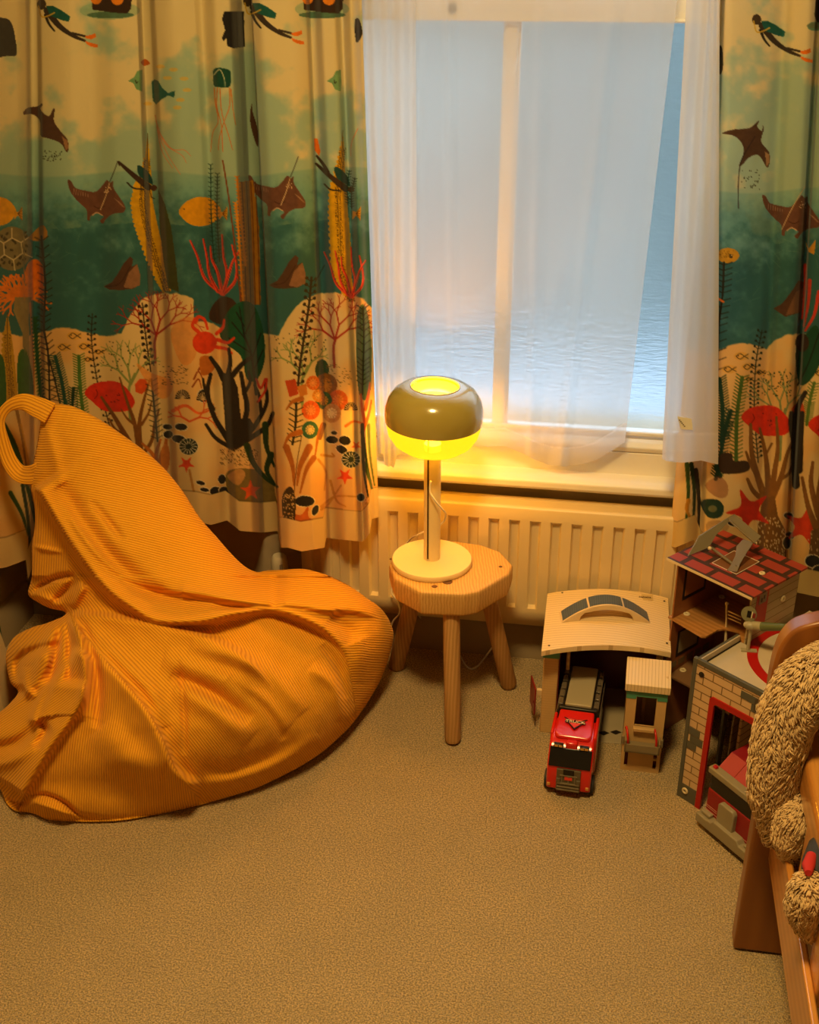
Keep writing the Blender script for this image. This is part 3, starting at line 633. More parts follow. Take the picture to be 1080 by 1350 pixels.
    cv.barbs([(122, 414), (121, 450), (128, 500), (136, 530), (150, 580)], 1.4, (36, 34, 30), 6, 4.5, .6, 1.6); cv.barbs([(188, 400), (192, 440), (199, 490)], 1.8, (40, 34, 30), 7, 4.5, .6, 2.4)
    for x, y in ((172, 555), (400, 545)):
        g = (140, 158, 92)
        cv.st([(x, y), (x-2, y-40), (x+6, y-62)], 4, g, 3)
        for a, L_ in ((2.3, 24), (1.75, 22), (1.1, 22)): cv.tree(x+1, y-48, a, L_, 3, 3, g, .45, rr, .68)
        for k in range(50): cv.ell(x-38+70*rr.rand(), y-105+40*rr.rand(), .9, .9, (40, 50, 36))
    caterpillar(cv, [(104, 470), (106, 510), (111, 555)], 10, (76, 118, 48)); caterpillar(cv, [(73, 470), (82, 505), (88, 545)], 10, (26, 80, 66)); caterpillar(cv, [(97, 512), (96, 530), (95, 550)], 9, (26, 60, 44))
    redfish(cv); browncoral(cv); cv.barbs([(200, 500), (204, 540), (208, 582)], 2.4, (40, 44, 30), 6, 8, .5)
    cv.blob([(150, 596), (175, 594), (200, 604), (215, 624), (190, 640), (150, 620)], (240, 206, 138))
    for P in ([(208, 630), (206, 600), (212, 580)], [(208, 620), (202, 600), (188, 585)], [(212, 610), (218, 590), (222, 560)]): cv.st(P, 7, (196, 112, 44), 3)
    cv.blob([(206, 622), (214, 590), (222, 588), (224, 610), (216, 628)], (206, 128, 60))
    cv.blob([(180, 400+80), (200, 492), (222, 500), (228, 512), (220, 525), (205, 520)], (238, 152, 70), al=.7); cv.blob([(225, 440), (240, 420), (262, 424), (258, 470), (240, 480)], (238, 150, 70), al=.6)
    for k in range(60): cv.ell(210+40*rr.rand(), 480+28*rr.rand(), 1.4, .5, (80, 66, 40))
    fan(cv, 241, 526, 10); pebbles(cv, [(221, 563, 6, 3.5, .1), (239, 563, 8, 4.5, .1), (222, 573, 6, 5, 0), (236, 579, 9, 5, .2), (268, 522, 7, 8, 0)])
    snail(cv, 249, 589, 12); cv.star(246, 612, 11, (236, 76, 34)); fan(cv, 268, 528, 9)
    cv.st([(228, 542), (245, 535), (262, 545), (280, 540)], 5, (236, 110, 50), 2); cv.tree(250, 556, .4, 14, 3, 3, (226, 92, 44)); cv.tree(250, 556, 2.6, 12, 3, 2, (226, 92, 44))
    cv.st([(225, 650), (250, 660), (285, 655)], 3, (196, 140, 70)); cv.st([(250, 620), (258, 660)], 3, (196, 140, 70))
    pebbles(cv, [(265, 637, 6, 2.6, .3), (270, 646, 6, 2.6, .2), (285, 648, 8, 6, 0), (293, 632, 5, 6, 0), (296, 648, 7, 6, 0)])
    # ---- crab, big leaf, black coral
    cv.blob([(276, 420), (280, 404), (292, 392), (306, 394), (312, 404), (300, 412), (294, 428)], (64, 44, 32)); bushleaf(cv); crab(cv)
    for P in ([(262, 488), (268, 480), (276, 484)], [(256, 500), (262, 490), (270, 505)], [(254, 510), (262, 500), (266, 512)]): cv.st(P, 2.4, (150, 60, 20), 1)
    cv.blob([(264, 472), (278, 470), (284, 482), (278, 492), (266, 494)], (200, 112, 36)); blackcoral(cv)
    cv.st([(338, 500), (344, 512), (350, 500)], 3, (226, 66, 50)); cv.st([(340, 530), (350, 515), (352, 500)], 3, (226, 66, 50))
    for k in range(160): cv.ell(290+50*rr.rand(), 590+(k % 24)*.9+4*rr.rand(), 1.1, .5, (110, 84, 50), .6)
    cv.blob([(298, 626), (312, 618), (340, 620), (358, 632), (364, 656), (362, 664), (318, 662), (302, 650)], (132, 112, 58)); cv.blob([(300, 628), (316, 618), (324, 626), (314, 640)], (206, 156, 92))
    for P in ([(326, 588), (334, 610), (350, 630), (366, 642)], [(350, 560), (352, 590), (362, 615)], [(358, 600), (352, 620), (362, 638)]): cv.st(P, 9, (40, 62, 26), 3)
    cv.star(331, 647, 14, (232, 92, 38), .9)
    # ---- second repeat sea bed
    cv.barbs([(411, 366), (408, 400), (402, 440), (396, 480), (393, 512)], 3, (56, 42, 28), 8, 6, .7, 2.3); cv.st([(428, 350), (416, 372)], 1.2, (40, 40, 34))
    cv.ell(425, 488, 9, 14, (50, 76, 50)); cv.barbs([(479, 405), (480, 450), (478, 520)], 2.2, (28, 34, 26), 6, 8, .8)
    cv.blob([(472, 412), (482, 404), (490, 450), (488, 520), (474, 520), (470, 460)], (26, 84, 62), al=.7); cv.barbs([(479, 405), (480, 450), (478, 520)], 2.2, (28, 34, 26), 6, 8, .8)
    for x, y, r, c1, c2 in ((430, 508, 15, (150, 92, 34), (196, 128, 50)), (446, 528, 13, (222, 104, 40), (240, 140, 60)), (413, 505, 9, (236, 120, 40), (246, 160, 80)), (427, 528, 11, (60, 96, 62), (204, 140, 60)), (410, 541, 12, (238, 104, 40), (246, 150, 80)), (438, 545, 12, (206, 150, 96), (250, 225, 170)), (409, 567, 11, (60, 110, 80), (240, 206, 130)), (420, 522, 8, (232, 150, 60), (246, 190, 100))):
        cv.ell(x, y, r, r*1.05, c1); cv.ell(x, y, r*.55, r*.6, c2)
        for k in range(10): cv.st([(x+r*.3*math.cos(k*.63), y+r*.3*math.sin(k*.63)), (x+r*.9*math.cos(k*.63), y+r*.9*math.sin(k*.63))], .6, tuple(int(q*.8) for q in c1), sm=False)
    cv.barbs([(391, 528), (390, 560), (386, 586)], 3, (44, 40, 26), 6, 9, .5)
    cv.poly([(376, 502), (390, 500), (394, 520), (382, 524)], (206, 76, 30)); cv.poly([(392, 510), (404, 506), (406, 520), (396, 524)], (214, 130, 50))
    for P, w in (([(388, 640), (386, 615), (378, 590)], 9), ([(392, 640), (396, 615), (408, 590)], 10), ([(374, 590), (382, 575), (396, 570)], 8), ([(416, 600), (420, 575), (426, 560)], 6), ([(396, 650), (404, 620), (414, 604)], 8), ([(378, 540), (386, 530), (398, 526)], 7)): cv.st(P, 2, (188, 108, 40), w)
    cv.st([(388, 650), (392, 610), (398, 575)], 1, (90, 50, 20)); cv.st([(428, 560), (422, 578)], 5, (150, 96, 50)); 
    for k in range(60): cv.ell(424+40*rr.rand(), 480+30*rr.rand(), 1.4, .5, (110, 86, 50), .3)
    fan(cv, 463, 541, 9); pebbles(cv, [(438, 580, 8, 5, .1), (455, 581, 8, 6, .3), (451, 593, 8, 5, .5), (441, 571, 4, 2.6, .2), (402, 661, 13, 7, 0), (416, 673, 4, 7, .4), (476, 656, 5, 5, 0)])
    snail(cv, 463, 606, 12); cv.star(455, 628, 11, (236, 76, 36)); cv.star(400, 688, 21, (206, 106, 44), 1.25)
    cv.blob([(374, 650), (384, 642), (390, 660), (388, 690), (376, 688), (372, 670)], (70, 54, 30))
    for k in range(50): cv.ell(374+14*rr.rand(), 650+36*rr.rand(), .9, .9, (228, 190, 120))
    for P in ([(424, 600), (440, 602), (438, 598)], [(420, 606), (430, 622), (428, 646)], [(424, 668), (442, 655), (470, 655)], [(436, 634), (444, 660), (456, 668)], [(424, 672), (434, 664), (450, 640)]): cv.st(P, 3.4, (210, 150, 74), 2)
    cv.st([(456, 562), (466, 556), (478, 558)], 4, (236, 120, 60), 2); cv.star(470, 588, 7, (240, 100, 60))
    for P in ([(482, 540), (486, 520), (488, 505)], [(478, 570), (486, 548), (490, 528)], [(482, 560), (478, 540), (476, 520)]): cv.st(P, 5, (214, 96, 40), 2)
    for P, c in (([(478, 570), (484, 610), (492, 650)], (44, 70, 34)), ([(486, 560), (488, 600), (494, 640)], (92, 110, 40)), ([(480, 610), (488, 635), (494, 660)], (70, 90, 34)), ([(478, 560), (480, 620), (486, 656)], (30, 34, 24))): cv.st(P, 4.5, c, 2)
    for k in range(40): cv.ell(482+12*rr.rand(), 655+14*rr.rand(), 1, 1, (190, 140, 70))
    # plain hem band
    return cv
def right_print():
    cv = Canvas(870, -40, 1200, 790)
    hx = lambda X: 250+4*np.sin(X/30.0)
    def sb(X):
        y = 458+6*np.sin(X/16.0)
        for c, r, top in ((1058, 54, 440),): d = np.abs(X-c)/r; y = np.where(d < 1, np.minimum(y, top+30*d**3), y)
        return y
    backdrop(cv, hx, sb, 21)
    rr = np.random.RandomState(4)
    cv.o = (943, 20); diver(cv); cv.o = (0, 0)
    cv.ell(1075, 35, 10, 6, (110, 160, 130)); cv.poly([(1076, 0), (1100, -10), (1100, 28), (1078, 30), (1074, 20)], (50, 36, 30)); cv.ell(1078, 34, 14, 4, (120, 140, 110))
    cv.blob([(949, 62), (953, 66), (953.5, 90), (949, 97)], BLK)
    cv.blob([(952, 176), (967, 171), (988, 169), (1001, 159), (999, 167), (1005, 173), (1006, 165), (1007.5, 171), (1004, 187), (1014, 200), (1015.5, 213), (1011.5, 221), (1001, 205), (988, 208), (979, 218), (975, 218), (981, 200), (977, 187), (967, 179)], (84, 58, 44))
    cv.poly([(1009, 200), (1015, 204), (1015, 214), (1011, 220)], (170, 130, 90)); cv.st([(996, 180), (984, 200), (977, 215), (974, 240), (974, 275)], 1.2, (50, 36, 40))
    for k in range(34): cv.ell(978+24*rr.rand()+0, 250-26*rr.rand(), .8, .8, (60, 60, 45))
    cv.o = (916, 20); ray2(cv, False); cv.o = (0, 0); cv.st([(1031, 303), (1042, 280), (1052, 262), (1062, 246)], 1, (210, 180, 140))
    cv.ell(960, 337, 15, 10, (206, 150, 40)); cv.ell(964, 338, 2.6, 2.6, BLK); cv.ell(965, 337, 1, 1, (230, 200, 120))
    for k in range(30): cv.ell(948+20*rr.rand(), 330+10*rr.rand(), .6, .6, (130, 90, 20))
    cv.poly([(1062, 318), (1067, 328), (1076, 316), (1074, 336), (1066, 332)], (214, 150, 40))
    cv.barbs([(955, 346), (953, 390), (948, 430), (946, 500)], 2.6, BLK, 7, 11, .4); cv.st([(944, 392), (954, 398)], 3, (220, 110, 40))
    cv.poly([(1020, 407), (1032, 400), (1046, 382), (1053, 370), (1060, 372), (1056, 412), (1036, 418)], (84, 56, 42)); cv.poly([(1036, 416), (1050, 385), (1060, 380), (1056, 412)], (120, 84, 60))
    for x, y, s in ((978, 470, 1), (962, 487, 1), (987, 484, .9), (1003, 491, .7), (988, 500, .6), (1077, 478, .9), (1082, 492, .9)): minifish(cv, x, y, s)
    cv.barbs([(1005, 436), (997, 480), (995, 540), (1000, 610)], 1.4, (30, 44, 40), 5, 5, .6, 1.7)
    g = (136, 152, 100)
    cv.st([(1028, 606), (1030, 570), (1036, 540)], 5, g, 4)
    for a, L_ in ((2.2, 24), (1.7, 26), (1.25, 24)): cv.tree(1032, 556, a, L_, 3, 3, g, .4, rr, .68)
    for k in range(70): cv.ell(1004+40*rr.rand(), 490+34*rr.rand(), .9, .9, (40, 66, 50))
    caterpillar(cv, [(979, 498), (972, 550), (971, 610)], 11, (76, 108, 44)); caterpillar(cv, [(949, 500), (953, 540), (952, 585)], 12, (24, 62, 48)); caterpillar(cv, [(964, 542), (956, 570), (948, 615), (944, 632)], 11, (24, 62, 48)); caterpillar(cv, [(1074, 505), (1068, 530), (1064, 560)], 9, (90, 124, 50))
    cv.o = (866, 32); redfish(cv); cv.o = (954, 42); redfish(cv); cv.o = (0, 0)
    for P, w0, w1 in (([(1014, 668), (1003, 640), (992, 600), (990, 560)], 11, 4), ([(1014, 660), (1012, 620), (1008, 590), (1002, 565)], 9, 3), ([(1016, 660), (1022, 620), (1026, 590), (1024, 550)], 9, 3), ([(1016, 662), (1030, 630), (1038, 600), (1046, 580)], 9, 3), ([(1010, 662), (994, 648), (986, 632)], 8, 4), ([(1000, 630), (990, 612), (984, 596)], 6, 3), ([(1010, 600), (1018, 585)], 4, 2), ([(1030, 632), (1040, 625), (1046, 612)], 5, 3)): cv.st(P, w0, (136, 92, 44), w1)
    cv.poly([(1006, 655), (1022, 655), (1026, 680), (1036, 700), (1038, 760), (996, 760), (1000, 690)], (124, 86, 46))
    for k in range(150): x = 998+38*rr.rand(); cv.st([(x, 684+60*rr.rand())]*1+[(x+1, 686+60*rr.rand())][:0]+[(x+.6, 0)][:0] or [(x, 0)], 1, (0, 0, 0)) if False else cv.ell(x, 682+64*rr.rand(), .7, 1.5, (222, 196, 150))
    cv.blob([(950, 600), (965, 598), (968, 608), (985, 608), (988, 620), (970, 625), (950, 622)], (64, 46, 34))
    cv.st([(944, 615), (950, 628)], 6, (30, 70, 54)); cv.blob([(948, 628), (960, 640), (958, 655), (944, 655), (930, 640)], (150, 84, 60), al=.5)
    cv.star(988, 674, 31, (214, 50, 26), .55, .42); cv.blob([(924, 664), (932, 658), (948, 660), (955, 670), (950, 682), (934, 682)], (34, 66, 58)); cv.ell(940, 671, 6, 4.5, (110, 120, 90))
    cv.blob([(932, 690), (946, 686), (962, 694), (950, 706), (934, 704)], (206, 170, 120)); pebbles(cv, [(968, 690, 8, 4, .1)])
    # leaves on the turned edge
    for P, c in (([(906, 612), (908, 650), (905, 690)], (52, 84, 34)), ([(912, 612), (916, 650), (914, 690)], (36, 60, 28)), ([(908, 660), (906, 672), (910, 682)], (200, 140, 40)), ([(918, 620), (922, 660), (921, 700)], (44, 34, 24))): cv.st(P, 6, c, 3)
    # next repeat beyond the dark fold
    for P in ([(1062, 350), (1062, 380), (1058, 420)], [(1068, 370), (1066, 400), (1060, 430)], [(1080, 385), (1074, 415), (1062, 436)], [(1084, 400), (1084, 430)]): cv.st(P, 5, (214, 62, 44), 3)
    cv.blob([(1050, 460), (1062, 442), (1078, 430), (1084, 470), (1070, 500), (1054, 506)], (24, 78, 56)); cv.st([(1052, 508), (1066, 480), (1080, 440)], 2, (20, 40, 30)); cv.ell(1058, 452, 9, 12, (60, 42, 32))
    for P in ([(1050, 640), (1048, 590), (1052, 540), (1062, 518)], [(1054, 620), (1056, 570), (1058, 545)], [(1048, 580), (1044, 560), (1044, 545)]): cv.st(P, 10, (44, 34, 28), 6)
    pebbles(cv, [(1036+4, 680, 6, 4, .2), (1042, 706, 6, 4, .3), (1038, 716, 5, 8, 0)])
    cv.star(1060, 694, 26, (222, 66, 34), 1.2); 
    for P in ([(1078, 700), (1066, 668), (1058, 630)], [(1082, 690), (1080, 650), (1084, 620)], [(1080, 680), (1070, 640), (1072, 610)]): cv.st(P, 9, (138, 92, 46), 4)
    cv.poly([(1070, 700), (1100, 690), (1100, 780), (1062, 780)], (118, 86, 48))
    for k in range(60): cv.ell(1064+36*rr.rand(), 704+60*rr.rand(), .7, 1.4, (220, 190, 140))
    pebbles(cv, [(1072, 740, 10, 8, .1), (1080, 752, 8, 6, 0)])
    return cv
def printmat(name, lining=False):
    m = bpy.data.materials.new(name); m.use_nodes = True; nt = m.node_tree; L = nt.links.new
    b = nt.nodes['Principled BSDF']; b.inputs['Roughness'].default_value = .85; b.inputs['Specular IOR Level'].default_value = .25; b.inputs['Sheen Weight'].default_value = .1
    at = _n(nt, 'ShaderNodeAttribute'); at.attribute_name = 'print'; L(at.outputs['Color'], b.inputs['Base Color'])
    tc = _n(nt, 'ShaderNodeTexCoord'); no = _n(nt, 'ShaderNodeTexNoise'); no.inputs['Scale'].default_value = 26; no.inputs['Detail'].default_value = 6; L(tc.outputs['Object'], no.inputs['Vector'])
    bp = _n(nt, 'ShaderNodeBump'); bp.inputs['Strength'].default_value = .25; bp.inputs['Distance'].default_value = .006; L(no.outputs[0], bp.inputs['Height']); L(bp.outputs[0], b.inputs['Normal'])
    tl_ = _n(nt, 'ShaderNodeBsdfTranslucent'); L(at.outputs['Color'], tl_.inputs[0]); mx = _n(nt, 'ShaderNodeMixShader'); mx.inputs[0].default_value = .12
    outn = [n for n in nt.nodes if n.type == 'OUTPUT_MATERIAL'][0]
    L(b.outputs[0], mx.inputs[1]); L(tl_.outputs[0], mx.inputs[2]); L(mx.outputs[0], outn.inputs[0])
    return m
def pchip(xs, ys, x):
    xs = np.array(xs, float); ys = np.array(ys, float); h = np.diff(xs); d = np.diff(ys)/h; m = np.zeros(len(xs))
    for i in range(1, len(xs)-1):
        if d[i-1]*d[i] > 0: m[i] = 2*d[i-1]*d[i]/(d[i-1]+d[i])
    m[0], m[-1] = d[0], d[-1]
    i = np.clip(np.searchsorted(xs, x)-1, 0, len(h)-1); t = (x-xs[i])/h[i]
    return (1+2*t)*(1-t)**2*ys[i]+t*(1-t)**2*h[i]*m[i]+t*t*(3-2*t)*ys[i+1]+t*t*(t-1)*h[i]*m[i+1]
def srgb2lin(a): return np.where(a <= .04045, a/12.92, ((a+.055)/1.055)**2.4)
def drape(name, folds, hem, ybase, mats, cv=None, yref=700.0, step=1.15, top=-14, wob=0.004, wobf=60.0, hemcol=None, hemh=26, ztop=2.14, depthscale=1.0, hemx='bot', toprow=None):
    """cloth hanging from a rail: columns follow the folds; folds = (x at top, x at bottom, depth towards the room in cm), ybase(x) = distance line"""
    F = np.array(folds, float); s = np.arange(len(F)); 
    w = np.maximum(np.abs(np.diff(F[:, 0])), np.abs(np.diff(F[:, 1]))); w = np.maximum(w, np.abs(np.diff(F[:, 2]))*6.2*.55)
    ss = np.concatenate([np.linspace(i, i+1, max(2, int(w[i]/step)), endpoint=False) for i in range(len(w))]+[[len(F)-1.0]])
    xt = np.interp(ss, s, F[:, 0]); xb = np.interp(ss, s, F[:, 1]); dp = pchip(s, F[:, 2], ss)*depthscale
    ker = np.hanning(9); ker /= ker.sum()
    dp = np.convolve(np.pad(dp, 4, 'edge'), ker, 'valid')
    H_ = np.array(hem, float); hy = np.interp(xb, H_[:, 0], H_[:, 1])
    nr = int((hy.max()-top)/step)+1; t = np.linspace(0, 1, nr)[:, None]
    py = top+(hy[None]-top)*t; u = py/yref; px = xt[None]*(1-u)+xb[None]*u
    amp = .82+.18*np.clip(u, 0, 1); wv = wob*(np.sin(py/wobf+xt[None]/23.0)+.6*np.sin(py/27.0+xt[None]/11.0))*np.clip(u*1.4, 0, 1)
    Y = ybase(px)-(dp[None]/100.0)*amp-wv
    d = FW[None, None]+RT*((px-540)/FPX)[..., None]-UU*((py-675)/FPX)[..., None]
    k = (Y-CAM[1])/d[..., 1]; P = CAM+d*k[..., None]
    colr = None
    if cv is not None:
        cx = np.clip((px-cv.x0)*cv.S, 0, cv.W-2); cy = np.clip((py-cv.y0)*cv.S, 0, cv.H-2); xi = cx.astype(int); yi = cy.astype(int); fx = (cx-xi)[..., None]; fy = (cy-yi)[..., None]
        A = cv.a; colr = (A[yi, xi]*(1-fx)+A[yi, xi+1]*fx)*(1-fy)+(A[yi+1, xi]*(1-fx)+A[yi+1, xi+1]*fx)*fy
        if hemcol is not None:
            hm = np.clip((py-(hy[None]-hemh))/1.5, 0, 1)[..., None]; colr = colr*(1-hm)+np.array(hemcol)/255.0*hm
            st_ = (np.abs(py-(hy[None]-hemh)) < .8)[..., None]; colr = np.where(st_, colr*.78, colr)
        colr = srgb2lin(np.clip(colr, 0, 1))*(.80 if hemcol is not None else 1)
    # rows above the frame up to the rail
    r0 = P[0]; ups = []
    nt_ = 14
    for j in range(nt_, 0, -1):
        q = r0.copy(); f = j/nt_; q[:, 2] = r0[:, 2]+(ztop-r0[:, 2])*f; ups.append(q)
    P = np.concatenate([np.array(ups), P], 0)
    if colr is not None: colr = np.concatenate([(np.repeat(colr[:1], nt_, 0)*0+srgb2lin(np.array(CREAM)/255.0)*.76) if hemcol is not None else np.repeat(colr[:1], nt_, 0), colr], 0)
    R_, C_ = P.shape[:2]; me = bpy.data.meshes.new(name)
    idx = np.arange(R_*C_).reshape(R_, C_); q = np.stack([idx[:-1, :-1], idx[1:, :-1], idx[1:, 1:], idx[:-1, 1:]], -1).reshape(-1, 4)
    me.vertices.add(R_*C_); me.vertices.foreach_set('co', P.reshape(-1)); me.loops.add(q.size); me.loops.foreach_set('vertex_index', q.reshape(-1))
    me.polygons.add(len(q)); me.polygons.foreach_set('loop_start', np.arange(0, q.size, 4)); me.update(calc_edges=True)
    me.polygons.foreach_set('use_smooth', np.ones(len(q), bool))
    if colr is not None:
        at = me.color_attributes.new('print', 'FLOAT_COLOR', 'POINT'); at.data.foreach_set('color', np.concatenate([colr.reshape(-1, 3), np.ones((R_*C_, 1))], 1).reshape(-1))
    me.materials.append(mats); me.validate()
    o = bpy.data.objects.new(name, me); COL.objects.link(o); return o
m_print = printmat('sea_print_cotton')
LF = [(-80, -85, 3), (-45, -50, .5), (-15, -18, 3.2), (22, 28, 3), (33, 40, 1.5), (40, 47, -3.6), (48, 56, -2.8), (54, 62, 1.4), (90, 102, 2.8), (122, 138, 1.2), (150, 170, 2.4), (180, 207, 1.8), (187, 217, -3.4), (197, 228, -3.0), (204, 238, 1.2), (228, 264, 2.8), (256, 290, 1.6), (266, 303, .2), (284, 314, 2.7), (302, 332, 2.3), (312, 342, -1.5), (319, 349, -7.5), (336, 369, -8.5), (331, 367, -5), (332, 370, 3.0), (346, 382, 5.0), (380, 412, 4.2), (403, 428, 2.0), (409, 436, -1.6), (414, 442, -1.4), (424, 455, 1.4), (440, 470, 1.2), (450, 479, -1.6), (462, 486, 1.8), (469, 491, 1.0), (473, 494, -.6), (477, 500, -1.0)]
LHEM = [(-90, 755), (-20, 752), (8, 748), (34, 738), (36, 765), (60, 700), (140, 690), (240, 686), (262, 688), (279, 692), (300, 686), (317, 700), (345, 702), (366, 700), (369, 722), (378, 722), (397, 727), (427, 722), (430, 709), (455, 712), (477, 714), (482, 710), (488, 702), (491, 684), (500, 682)]
lb = lambda px: 2.135-.13*np.clip((55-px)/70.0, 0, 1)**1.3
o = drape('sea_print_curtain', LF, LHEM, lb, m_print, left_print(), hemcol=(238, 208, 148), hemh=40, depthscale=1.3)
tag(o, 'wide sea print curtain left of the window, behind the orange bean bag', 'curtain', 'sea print curtains')
RF = [(946, 884, -2.5), (948, 892, 0), (950, 905, 1.2), (952, 915, .2), (953, 922, -1.5), (956, 930, 1.0), (968, 945, 1.8), (995, 975, 1.4), (1020, 992, .2), (1034, 1002, -1.0), (1048, 1012, .9), (1068, 1030, 1.8), (1076, 1036, .5), (1079, 1040, -4.5), (1083, 1042, -5), (1085, 1046, -.5), (1092, 1052, .8), (1110, 1068, 1.8), (1150, 1100, -.5), (1190, 1140, 2)]
RHEM = [(880, 718), (892, 722), (915, 712), (925, 735), (1000, 770), (1150, 800)]
rbz = lambda px: 2.165-.0*px
o = drape('sea_print_curtain', RF, RHEM, rbz, m_print, right_print(), hemcol=(226, 196, 130), hemh=34, depthscale=.95)
tag(o, 'sea print curtain right of the window, behind the red-roofed toy house', 'curtain', 'sea print curtains')
# ---- sheer curtains
def sheermat():
    m = bpy.data.materials.new('sheer_voile'); m.use_nodes = True; nt = m.node_tree; L = nt.links.new
    for n_ in list(nt.nodes):
        if n_.type != 'OUTPUT_MATERIAL': nt.nodes.remove(n_)
    outn = nt.nodes[0]
    df = _n(nt, 'ShaderNodeBsdfDiffuse'); df.inputs[0].default_value = (.85, .83, .81, 1)
    tr = _n(nt, 'ShaderNodeBsdfTranslucent'); tr.inputs[0].default_value = (.64, .63, .61, 1)
    tp = _n(nt, 'ShaderNodeBsdfTransparent')
    a = _n(nt, 'ShaderNodeMixShader'); a.inputs[0].default_value = .5; L(df.outputs[0], a.inputs[1]); L(tr.outputs[0], a.inputs[2])
    lw = _n(nt, 'ShaderNodeLayerWeight'); lw.inputs[0].default_value = .35
    rp = _n(nt, 'ShaderNodeMapRange'); rp.inputs[1].default_value = 0; rp.inputs[2].default_value = 1; rp.inputs[3].default_value = .55; rp.inputs[4].default_value = .05; L(lw.outputs['Facing'], rp.inputs[0])
    at = _n(nt, 'ShaderNodeAttribute'); at.attribute_name = 'print'
    mu = _n(nt, 'ShaderNodeMath', operation='MULTIPLY'); L(rp.outputs[0], mu.inputs[0]); L(at.outputs['Fac'], mu.inputs[1])
    b = _n(nt, 'ShaderNodeMixShader'); L(mu.outputs[0], b.inputs[0]); L(a.outputs[0], b.inputs[1]); L(tp.outputs[0], b.inputs[2]); L(b.outputs[0], outn.inputs[0])
    return m
m_sheer = sheermat()
class Flat:  # cloth density: 1 = single layer of voile, lower = doubled hem or gathered layers
    pass
def density_canvas(x0, x1, fn):
    c = Canvas(x0, -40, x1, 760, 1.0); X, Y = np.meshgrid(c.x0+np.arange(c.W), c.y0+np.arange(c.H)); v = fn(X, Y); c.a = np.repeat(v[..., None], 3, 2); return c
SF = [(474, 499, 0), (481, 503, 1.0), (493, 508, -.5), (499, 511, .8), (512, 516, -.4), (516, 519, .9), (530, 530, -.5), (543, 545, .9), (549, 552, -.3), (558, 562, .4), (586, 590, 0), (592, 597, .7), (600, 604, .1), (640, 640, .2), (700, 690, -.1), (716, 700, .5), (730, 712, .1), (790, 730, .2), (812, 742, .8), (824, 752, .1), (862, 785, .3), (880, 810, 0), (893, 822, .3)]
SHEM = [(495, 600), (505, 598), (508, 620), (520, 616), (523, 600), (560, 592), (590, 588), (612, 585), (640, 589), (665, 588), (690, 598), (705, 606), (725, 613), (745, 615), (765, 613), (785, 607), (805, 595), (820, 584), (832, 580)]
hh = np.array(SHEM, float)
def dl(X, Y):
    hy = np.interp(X, hh[:, 0], hh[:, 1]); d = hy-Y
    v = np.where(d < 24, .55, 1.0); v = np.where((d > 22.5) & (d < 24.5), .25, v)
    return np.where(X < 549-(Y*0.0), v*.42, v)
# the print attribute is stored linear, so undo the conversion used for colours
def lin2srgb(a): return np.where(a <= .0031308, a*12.92, 1.055*np.power(np.maximum(a, 1e-9), 1/2.4)-.055)
cvs = density_canvas(460, 960, lambda X, Y: lin2srgb(dl(X, Y)))
o = drape('sheer_curtain', SF, SHEM, lambda px: 2.205+0*px, m_sheer, cvs, yref=600.0, step=2.2, wob=.0015)
tag(o, 'long white sheer curtain with curved hem hanging across the window behind the lamp', 'curtain', 'white sheer curtains')
SR = [(905, 873, 0), (912, 877, .6), (924, 886, -.3), (934, 900, .5), (938, 915, .1), (942, 930, .4), (946, 940, -.2), (949, 947, .2)]
SRH = [(872, 604), (880, 608), (900, 610), (925, 607), (945, 612)]
def dr(X, Y):
    d = 608-Y; v = np.where(d < 36, .5, .8); v = np.where((np.abs(d-36) < 1.3) | (np.abs(d-14) < 1), .2, v); return v*.40
cvr = density_canvas(860, 960, lambda X, Y: lin2srgb(dr(X, Y)))
o = drape('sheer_curtain', SR, SRH, lambda px: 2.118+0*px, m_sheer, cvr, yref=605.0, step=1.8, wob=.001)
tag(o, 'narrow gathered white sheer curtain with a care tag, at the right edge of the window', 'curtain', 'white sheer curtains')
tg = bpy.data.objects
a0 = ony(893, 549, 2.112); a1 = ony(912, 552, 2.112); a2 = ony(914, 567, 2.112); a3 = ony(898, 566, 2.112)
mb = MB(); vs = [tuple(a0), tuple(a1), tuple(a2), tuple(a3)]; mb.add([tuple(p) for p in vs]+[(p[0], p[1]+.0008, p[2]) for p in vs], [(0, 1, 2, 3), (7, 6, 5, 4), (0, 4, 5, 1), (1, 5, 6, 2), (2, 6, 7, 3), (3, 7, 4, 0)])
ct = mb.build('care_tag', mat('tag_white', (.8, .78, .7), .6), o)
tm = MB()
for k in range(5): 
    p = ony(896.5+k*1.6, 554+k*2.0, 2.1112); tm.box((p[0]-.0016, 2.1110, p[2]-.0007), (p[0]+.0010, 2.1118, p[2]+.0007))
tm.build('care_text', mat('tag_ink', (.1, .09, .08), .7), ct)
# rail above the frame
rl = thing('curtain_rail', 'curtain rail above the window, out of view at the top', 'curtain rail', (-.4, 2.15, 2.14))
MB().tube([(-1.4, 2.15, 2.15), (.9, 2.15, 2.15)], .012, 14).build('rod', m_trim, rl, smooth='auto', off=rl.location)
for bx_ in (-1.2, .8): MB().box((bx_-.01, 2.15, 2.14), (bx_+.01, WY, 2.17)).build('bracket', m_trim, rl, off=rl.location)
